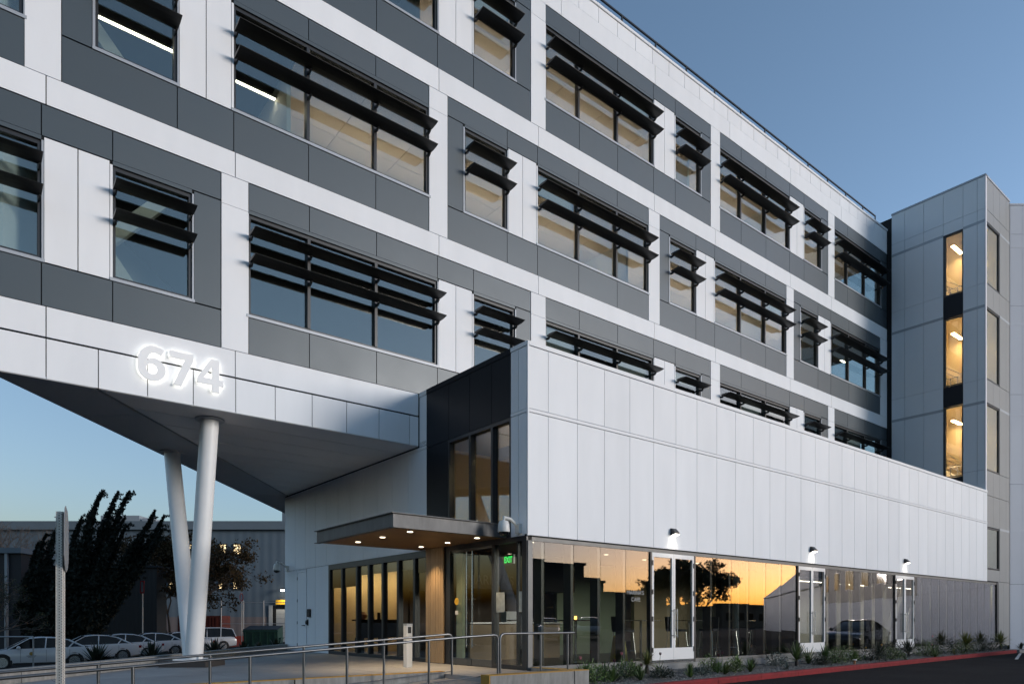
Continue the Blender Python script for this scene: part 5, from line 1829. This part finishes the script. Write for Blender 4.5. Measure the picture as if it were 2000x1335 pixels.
# gravel: thousands of small stones, one mass
gv = MB()
rg = random.Random(3)
oct_v = [(1, 0, 0), (0, 1, 0), (-1, 0, 0), (0, -1, 0), (0, 0, 1), (0, 0, -1)]
oct_f = [(0, 1, 4), (1, 2, 4), (2, 3, 4), (3, 0, 4), (1, 0, 5), (2, 1, 5), (3, 2, 5), (0, 3, 5)]
for i in range(9500):
    s_ = rg.random() ** 1.3
    x = 9.8 + s_ * 27.0
    f = KA.y + .17 + (x - KA.x) / (KB.x - KA.x) * (KB.y - KA.y)
    y = f + rg.random() ** 1.2 * (10.98 - f)
    z = bed_z(x, y) + .012
    r = rg.uniform(.012, .032)
    a = rg.uniform(0, 6.28)
    q = len(gv.v)
    ca, sa = cos(a), sin(a)
    sx, sy, sz = r * rg.uniform(.8, 1.4), r * rg.uniform(.6, 1.1), r * rg.uniform(.45, .8)
    for vx, vy, vz in oct_v:
        gv.v.append((x + (vx * ca * sx - vy * sa * sy), y + (vx * sa * sx + vy * ca * sy), z + vz * sz + rg.uniform(-.003, .003)))
    gv.f += [tuple(q + k for k in ff) for ff in oct_f]
o = gv.build('gravel', 'stone', fix=False)
o['kind'] = 'stuff'
o['label'] = 'grey crushed stone gravel between kerb and glass'

# ================================================================== TREES
def leaf_quads(mb, c, rad, n, size, rg, up=.0, lean=Vector((0, 0, 0))):
    for _ in range(n):
        d = Vector((rg.gauss(0, 1), rg.gauss(0, 1), rg.gauss(0, 1)))
        if d.length < 1e-3:
            continue
        d.normalize()
        p = c + Vector((d.x * rad[0], d.y * rad[1], d.z * rad[2])) * rg.random() ** .45
        a = (Vector((rg.gauss(0, 1), rg.gauss(0, 1), rg.gauss(0, 1) + up)) + lean).normalized()
        b = a.cross(Vector((rg.gauss(0, 1), rg.gauss(0, 1), rg.gauss(0, 1)))).normalized()
        s_ = size * rg.uniform(.6, 1.3)
        mb.tri(p - b * s_ * .5, p + a * s_, p + b * s_ * .5)


# windswept cypress with upswept plumes
def cypress(label, base, tips, seed):
    rg = random.Random(seed)
    t = thing('cypress_tree', base, label, 'tree')
    tr, cr = MB(), MB()
    for k in range(4):
        d = RIGHT * rg.uniform(-1.2, 2.0)
        tr.tube([base + RIGHT * (.15 * k - .2), base + d * .3 + Vector((0, 0, 1.6)), base + d + Vector((0, 0, 3.2))], [.22, .16, .08], 8)
    tr.build('trunk', 'bark', t)
    for tip, thick in tips:
        s = base + RIGHT * rg.uniform(-.5, .8) + FWD * rg.uniform(-.8, .8) + Vector((0, 0, rg.uniform(.3, 1.2)))
        hgt = (tip.z - s.z)
        mid = tip - RIGHT * (1.5 + max(0, 4.5 - hgt) * .35) * rg.uniform(.8, 1.2) - Vector((0, 0, min(2.9, hgt * .5)))
        nn = 54
        for i in range(nn):
            u = i / (nn - 1)
            c = s * (1 - u) ** 2 + mid * 2 * u * (1 - u) + tip * u * u
            r = thick * 1.05 * (1 - u) ** .92 * (1.0 + .22 * sin(i * 2.1 + rg.random())) + .02
            leaf_quads(cr, c, (r, r, r * 1.0), int(24 + 95 * r), .13 + .12 * r, rg, 1.0, RIGHT * .6)
            if u > .25 and rg.random() < .28:
                sd_ = c + RIGHT * rg.uniform(.2, .5) * thick * 1.6 + Vector((0, 0, rg.uniform(.0, .5) * thick)) + FWD * rg.uniform(-.3, .3)
                for q in range(4):
                    leaf_quads(cr, c.lerp(sd_, q / 3), (.10, .10, .10), 9, .13, rg, 1)
    cr.build('crown', 'tree_leaf_cypress', t, fix=False)


ZC = 44.0
cx = lambda xp, yp, dz=0: cp((xp - 1000) / 1368.2 * (ZC + dz), ZC + dz, EYE + (1213.3 - yp) / 1368.2 * (ZC + dz))
base = cp((135 - 1000) / 1368.2 * ZC, ZC, STREET)
tips = []
for xp, yp, th in [(199, 959, .85), (230, 961, .8), (252, 960, .75), (302, 997, .8), (320, 1007, .8), (316, 1035, .7), (243, 1012, .6), (245, 1027, .55), (90, 1043, .5), (75, 1060, .5), (118, 1020, .6), (160, 1010, .8), (262, 1060, .8), (290, 1080, .7), (60, 1110, .7), (100, 1075, .8), (180, 1040, 1.0), (215, 1060, 1.1), (240, 1100, 1.1), (150, 1080, 1.2), (265, 1120, .9), (120, 1120, 1.2), (200, 1130, 1.3), (60, 1150, .9), (95, 1160, 1.1), (250, 1150, .9), (170, 1165, 1.3)]:
    tips.append((cx(xp, yp, random.uniform(-1.2, 1.2)), th))
cypress('dark windswept cypress with pointed plumes behind the sign post', base, tips, 11)


def branch_tree(name, label, base, height, spread, leaves, leaf_m, bark_m, seed, leaf_size=.16, depth=5, stems=1, density=1.0, r0=.14, lean=Vector((0, 0, 0))):
    rg = random.Random(seed)
    t = thing(name, base, label, 'tree')
    tr, cr = MB(), MB()

    def grow(p, d, ln, r, lv):
        q = p + d * ln
        mid = p.lerp(q, .5) + Vector((rg.gauss(0, 1), rg.gauss(0, 1), rg.gauss(0, 1))) * ln * .05
        tr.tube([p, mid, q], [r, r * .85, r * .68], 6 if r > .03 else 4, caps=False)
        if leaves and lv <= 2:
            leaf_quads(cr, q, (ln * .8, ln * .8, ln * .6), int(leaves * (1 if lv else 1.8) * density), leaf_size, rg)
        if lv == 0:
            return
        for k in range(3 if rg.random() < .6 else 2):
            a = Vector((rg.gauss(0, 1), rg.gauss(0, 1), rg.gauss(0, .6)))
            nd = (d + a * spread + lean * .15 + Vector((0, 0, .10))).normalized()
            grow(q, nd, ln * rg.uniform(.64, .86), r * .66, lv - 1)
    for s in range(stems):
        d = Vector((rg.gauss(0, .16), rg.gauss(0, .16), 1)).normalized()
        grow(Vector(base) + Vector((rg.uniform(-.3, .3), rg.uniform(-.3, .3), 0)) * (stems > 1), d, height * .26, r0, depth)
    tr.build('trunk', bark_m, t, fix=False)
    if leaves:
        cr.build('crown', leaf_m, t, fix=False)
    return t


p = cp((385 - 1000) / 1368.2 * 62, 62, STREET)
branch_tree('street_tree', 'thin autumn tree with brown leaves behind the leaning columns', p, 11.8, .50, 13, 'tree_leaf_autumn', 'bark', 5, .19, 5, 4, 1.0, .11, RIGHT * .5)
p = cp((330 - 1000) / 1368.2 * 63, 63, STREET)
branch_tree('street_tree', 'second thin autumn tree left of the leaning columns', p, 11.4, .48, 11, 'tree_leaf_autumn', 'bark', 9, .18, 5, 3, 1.0, .11)
p = cp((35 - 1000) / 1368.2 * 66, 66, STREET)
branch_tree('bare_tree', 'leafless tree rising above the glazed hall at the far left', p, 13.5, .42, 0, '', 'twig', 17, .1, 6, 2, 1, .15)
p = cp((-40 - 1000) / 1368.2 * 40, 40, STREET)
branch_tree('bare_tree', 'pale bare shrub spreading in from the left edge', p, 5.6, .60, 2, 'tree_leaf_green', 'twig', 21, .07, 6, 3, 1, .06, RIGHT * .9)

# ================================================================== FURNITURE BEHIND THE GLASS
def bar_stool():
    t = thing('bar_stool', (0, 0, 0), 'x', 'bar stool', 'bar stools behind the glass front')
    MB().extrude([(-.20, .74), (-.20, .80), (.20, .80), (.20, .74)], -.20, .20).build('seat', 'seat_black', t, local=True)
    MB().extrude([(.17, .78), (.21, 1.14), (.25, 1.14), (.22, .78)], -.20, .20).build('backrest', 'seat_black', t, local=True)
    for sx in (-1, 1):
        for sy in (-1, 1):
            MB().tube([(sx * .17, sy * .17, .74), (sx * .23, sy * .23, 0)], .012, 6).build('leg', 'chrome', t, local=True)
    fr = MB()
    for a, b in (((-.21, -.21), (.21, -.21)), ((.21, -.21), (.21, .21)), ((.21, .21), (-.21, .21)), ((-.21, .21), (-.21, -.21))):
        fr.tube([(a[0], a[1], .26), (b[0], b[1], .26)], .009, 6)
    fr.build('foot_ring', 'chrome', t, local=True)
    return t


bs = bar_stool()
spots = [(15.35, 12.05, 1.3, 'bar stool just right of the first glass door'), (17.0, 12.2, -1.4, 'second bar stool right of the first glass door'), (17.75, 12.1, 1.4, 'third bar stool right of the first glass door'), (19.35, 12.1, -1.2, 'fourth bar stool, nearest the second glass door'), (13.5, 12.3, 1.5, 'bar stool seen through the first glass door')]
for i, (x, y, rz, lab) in enumerate(spots):
    if i == 0:
        bs.location, bs.rotation_euler = (x, y, PLZ), (0, 0, rz)
        bs['label'] = lab
    else:
        dup(bs, (x, y, PLZ), rz, lab)
GTB = 'high tables behind the glass front'
for i, (x, y, lab) in enumerate([(14.4, 12.5, 'high café table behind the first glass door'), (16.2, 12.3, 'high café table between the first bar stools'), (18.55, 12.3, 'high café table by the fourth bar stool'), (11.9, 12.4, 'high café table with a lit candle left of the first door'), (10.6, 12.6, 'high café table nearest the glass corner')]):
    t = thing('high_table', (x, y, PLZ), lab, 'table', GTB)
    MB().box(x - .38, x + .38, y - .38, y + .38, PLZ + 1.02, PLZ + 1.05).build('top', 'chrome' if i < 3 else 'interior_brown', t)
    MB().tube([(x, y, PLZ + .02), (x, y, PLZ + 1.02)], .032, 10).build('stem', 'chrome', t)
    MB().lathe([(.24, 0), (.22, .015), (.05, .03)], (x, y, PLZ), 'z', 18).build('foot', 'chrome', t)
t = thing('table_candle', (11.9, 12.4, PLZ + 1.05), 'small orange table light left of the first glass door', 'candle')
MB().lathe([(.03, 0), (.035, .05), (.03, .09)], (11.9, 12.4, PLZ + 1.05), 'z', 12).build('glow', 'light_orange', t)
MB().lathe([(.04, 0), (.04, .008)], (11.9, 12.4, PLZ + 1.05), 'z', 12).build('dish', 'chrome', t)
# wet floor sign
t = thing('floor_sign', (12.75, 11.75, PLZ), 'yellow folding wet floor sign behind the glass left of the first door', 'sign')
for s in (-1, 1):
    MB().extrude([(11.75 + s * .16, PLZ), (11.75 + s * .02, PLZ + .66), (11.75 + s * .02 + s * .012, PLZ + .66), (11.75 + s * .172, PLZ)], 12.58, 12.90).build('panel', 'yellow_plastic', t)
MB().tri((12.68, 11.587 + .062, PLZ + .26), (12.80, 11.587 + .062, PLZ + .26), (12.74, 11.587 + .084, PLZ + .37)).build('warning_mark', 'badge_ink', t, fix=False)
# counter and till
ct_ = thing('cafe_counter', (11.6, 15.2, PLZ), 'timber fronted café counter behind the entrance doors', 'counter')
B('front', 'wood_board', 10.3, 13.4, 14.6, 14.7, PLZ, PLZ + .95, ct_)
B('top', 'chrome', 10.25, 13.45, 14.5, 15.2, PLZ + .95, PLZ + .99, ct_)
B('till', 'plastic_white', 11.6, 11.95, 14.75, 15.0, PLZ + .99, PLZ + 1.28, ct_)
B('display_case', 'glass_door', 12.3, 13.2, 14.6, 15.1, PLZ + .99, PLZ + 1.4, ct_)
text('cafe_name', "MARINA'S", 'badge_ink', .34, (9.9, 14.18, 2.32), (pi / 2, 0, 0), ct_, .004)
# name of the café lettered on the glass
gl_ = thing('window_lettering', (12.3, VB + .04, 1.9), 'faint white café lettering on the pane left of the first glass door', 'lettering')
text('letters', "MARINA'S", 'glass_print', .135, (12.27, VG - .004, 2.02), (pi / 2, 0, 0), gl_, .0005)
text('letters', 'CAFE', 'glass_print', .135, (12.42, VG - .004, 1.86), (pi / 2, 0, 0), gl_, .0005)
# posters on the side light
for k, (a, b, lab) in enumerate(((11.82, 12.12, 'pale poster with a dark figure on the entrance side light'), (11.22, 11.34, 'narrow pale poster on the glass by the corner post'))):
    t = thing('poster', (SX + .04, a, 1.9), lab, 'poster')
    B('sheet', 'poster', SX + .034, SX + .038, a, b, 1.75, 2.18, t)
    MB().extrude([(-.05, 0), (-.02, .16), (0, .24), (.03, .14), (.055, 0)], 0, .002).build('print', 'badge_ink', t)
    t.children[-1].location = (SX + .031, (a + b) / 2, 1.80)
    t.children[-1].matrix_parent_inverse = wm(t).inverted()
# exit sign
t = thing('exit_sign', (10.0, 12.0, 2.8), 'green lit EXIT sign hanging inside the entrance', 'sign')
B('housing', 'plastic_white', 9.62, 9.66, 11.98, 12.32, 2.66, 2.86, t)
B('face', 'interior_dark', 9.612, 9.619, 11.985, 12.315, 2.665, 2.855, t)
text('letters', 'EXIT', 'light_exit', .19, (9.609, 12.30, 2.69), (pi / 2, 0, -pi / 2), t, .002, offset=.006, xs=.72)
# reception desk and chairs in the lit lobby
rd = thing('reception_desk', (11.1, 20.0, PLZ), 'long black reception desk silhouetted against the lit lobby wall', 'desk')
B('front', 'seat_black', 9.85, 12.4, 19.75, 19.82, PLZ + .50, PLZ + 1.03, rd)
B('top', 'seat_black', 9.8, 12.45, 19.7, 20.3, PLZ + 1.03, PLZ + 1.07, rd)
for x in (9.9, 10.7, 11.5, 12.35):
    B('leg', 'seat_black', x - .05, x + .05, 19.76, 20.2, PLZ, PLZ + .50, rd)
for x, lab in ((10.0, 'left'), (12.15, 'right')):
    t = thing('pottery_vase', (x, 19.95, PLZ + 1.07), 'round terracotta vase on the ' + lab + ' end of the reception desk', 'vase', 'vases on the reception desk')
    MB().lathe([(.06, 0), (.12, .06), (.125, .14), (.07, .21), (.05, .22)], (x, 19.95, PLZ + 1.07), 'z', 16).build('body', 'terracotta', t, smooth=True)
    MB().lathe([(.055, .21), (.065, .23)], (x, 19.95, PLZ + 1.07), 'z', 16).build('lip', 'terracotta', t, smooth=True)
for x, lab in ((10.55, 'left'), (11.5, 'right')):
    t = thing('desk_lamp', (x, 19.95, PLZ + 1.07), 'small dark cylinder lamp on the reception desk, ' + lab + ' one', 'lamp', 'lamps on the desk')
    MB().lathe([(.05, 0), (.05, .22)], (x, 19.95, PLZ + 1.07), 'z', 12).build('shade', 'frame_dark', t)
    MB().lathe([(.07, 0), (.07, .015)], (x, 19.95, PLZ + 1.07), 'z', 12).build('foot', 'frame_dark', t)

# ================================================================== BEHIND THE VIEWPOINT: what the glass front mirrors
def far_box(name, m_, x0, x1, y0_, y1_, z1, label, cat='building', wins=None):
    t = thing(name, ((x0 + x1) / 2, (y0_ + y1_) / 2, 0), label, cat)
    B('wall', m_, x0, x1, y0_, y1_, -.1, z1, t)
    B('roof_edge', m_, x0 - .3, x1 + .3, y0_ - .3, y1_ + .3, z1, z1 + .5, t)
    if wins:
        n = int((x1 - x0) / 5)
        for i in range(n):
            w_ = B('window', 'glass_tint_dark', x0 + 1.2 + 5 * i, x0 + 3.8 + 5 * i, y1_ + .02, y1_ + .06, wins, wins + 1.6, t)
    return t


far_box('mirrored_block', 'far_dark', 76, 96, -92, -76, 12.0, 'tall dark block mirrored in the glass near the corner post')
far_box('mirrored_block', 'far_dark', 96, 104, -92, -78, 9.4, 'lower dark block beside the tall one, mirrored in the glass')
far_box('mirrored_block', 'far_dark', 40, 76, -100, -80, 7.4, 'long low dark block mirrored at the left of the glass front')
far_box('mirrored_block', 'far_dark', 104, 124, -96, -78, 7.2, 'dark shed with a red gable mirrored in the glass')
far_box('mirrored_block', 'far_tan', 126, 240, -84, -66, 4.6, 'long low tan building mirrored in the glass below the tree', wins=1.5)
far_box('mirrored_block', 'far_dark', 20, 44, -70, -58, 8.8, 'dark block mirrored at the glass corner')
hl = thing('mirrored_roof', (60, -30, 0), 'sloping roof of a far hall mirrored left of the second glass door', 'building')
a = cp(66.5, 33.6, 0)
MB().prism([(q.x, q.y) for q in (cp(66.2, 32.9), cp(110, 32.9), cp(110, 46), cp(66.2, 46))], -.1, 5.2).build('wall', 'wing_panel', hl)
mb = MB()
for X, z in ((66.2, 8.4), (80, 7.4), (95, 6.2), (110, 5.2)):
    mb.v += [tuple(cp(X, 32.7, 5.2)), tuple(cp(X, 32.7, z)), tuple(cp(X, 46.2, z)), tuple(cp(X, 46.2, 5.2))]
for i in range(3):
    q = i * 4
    mb.f += [(q, q + 1, q + 5, q + 4), (q + 1, q + 2, q + 6, q + 5), (q + 2, q + 3, q + 7, q + 6)]
mb.f += [(0, 3, 2, 1)]
mb.build('roof', 'wing_panel', hl)
branch_tree('lot_tree', 'broad leafy tree mirrored in the glass right of the first door', Vector((56.5, -20.5, 0)), 8.2, .55, 13, 'tree_leaf_green', 'bark', 33, .22, 5, 4, 1.0, .15)
branch_tree('lot_tree', 'small leafy tree mirrored at the glass corner', Vector((30.5, -30, 0)), 7.0, .5, 12, 'tree_leaf_green', 'bark', 35, .22, 4, 2, 1.0, .12)
t = thing('utility_pole', (33.6, -4.2, 0), 'slightly leaning timber pole mirrored in the left leaf of the first door', 'pole')
MB().tube([(33.6, -4.2, -.2), (33.7, -4.2, 9.5)], [.14, .10], 10).build('shaft', 'bark', t)
MB().bar((33.7, -4.2, 4.0), (35.0, -3.6, 5.0), .07).bar((34.9, -3.7, 4.95), (35.5, -3.4, 4.4), .07).build('arm', 'bark', t)
for i, (x, y, lab) in enumerate(((58, -84, 'first'), (64, -84, 'second'), (68, -86, 'third'))):
    t = thing('lot_lamp', (x, y, 0), lab + ' slim lamp post mirrored above the dark roofs at the left of the glass', 'lamp post', 'lamp posts mirrored in the glass')
    MB().tube([(x, y, 0), (x, y, 10.6)], .10, 6).build('post', 'far_dark', t)
    MB().box(x - .8, x + .8, y - .15, y + .15, 10.6, 10.8).build('arm', 'far_dark', t)
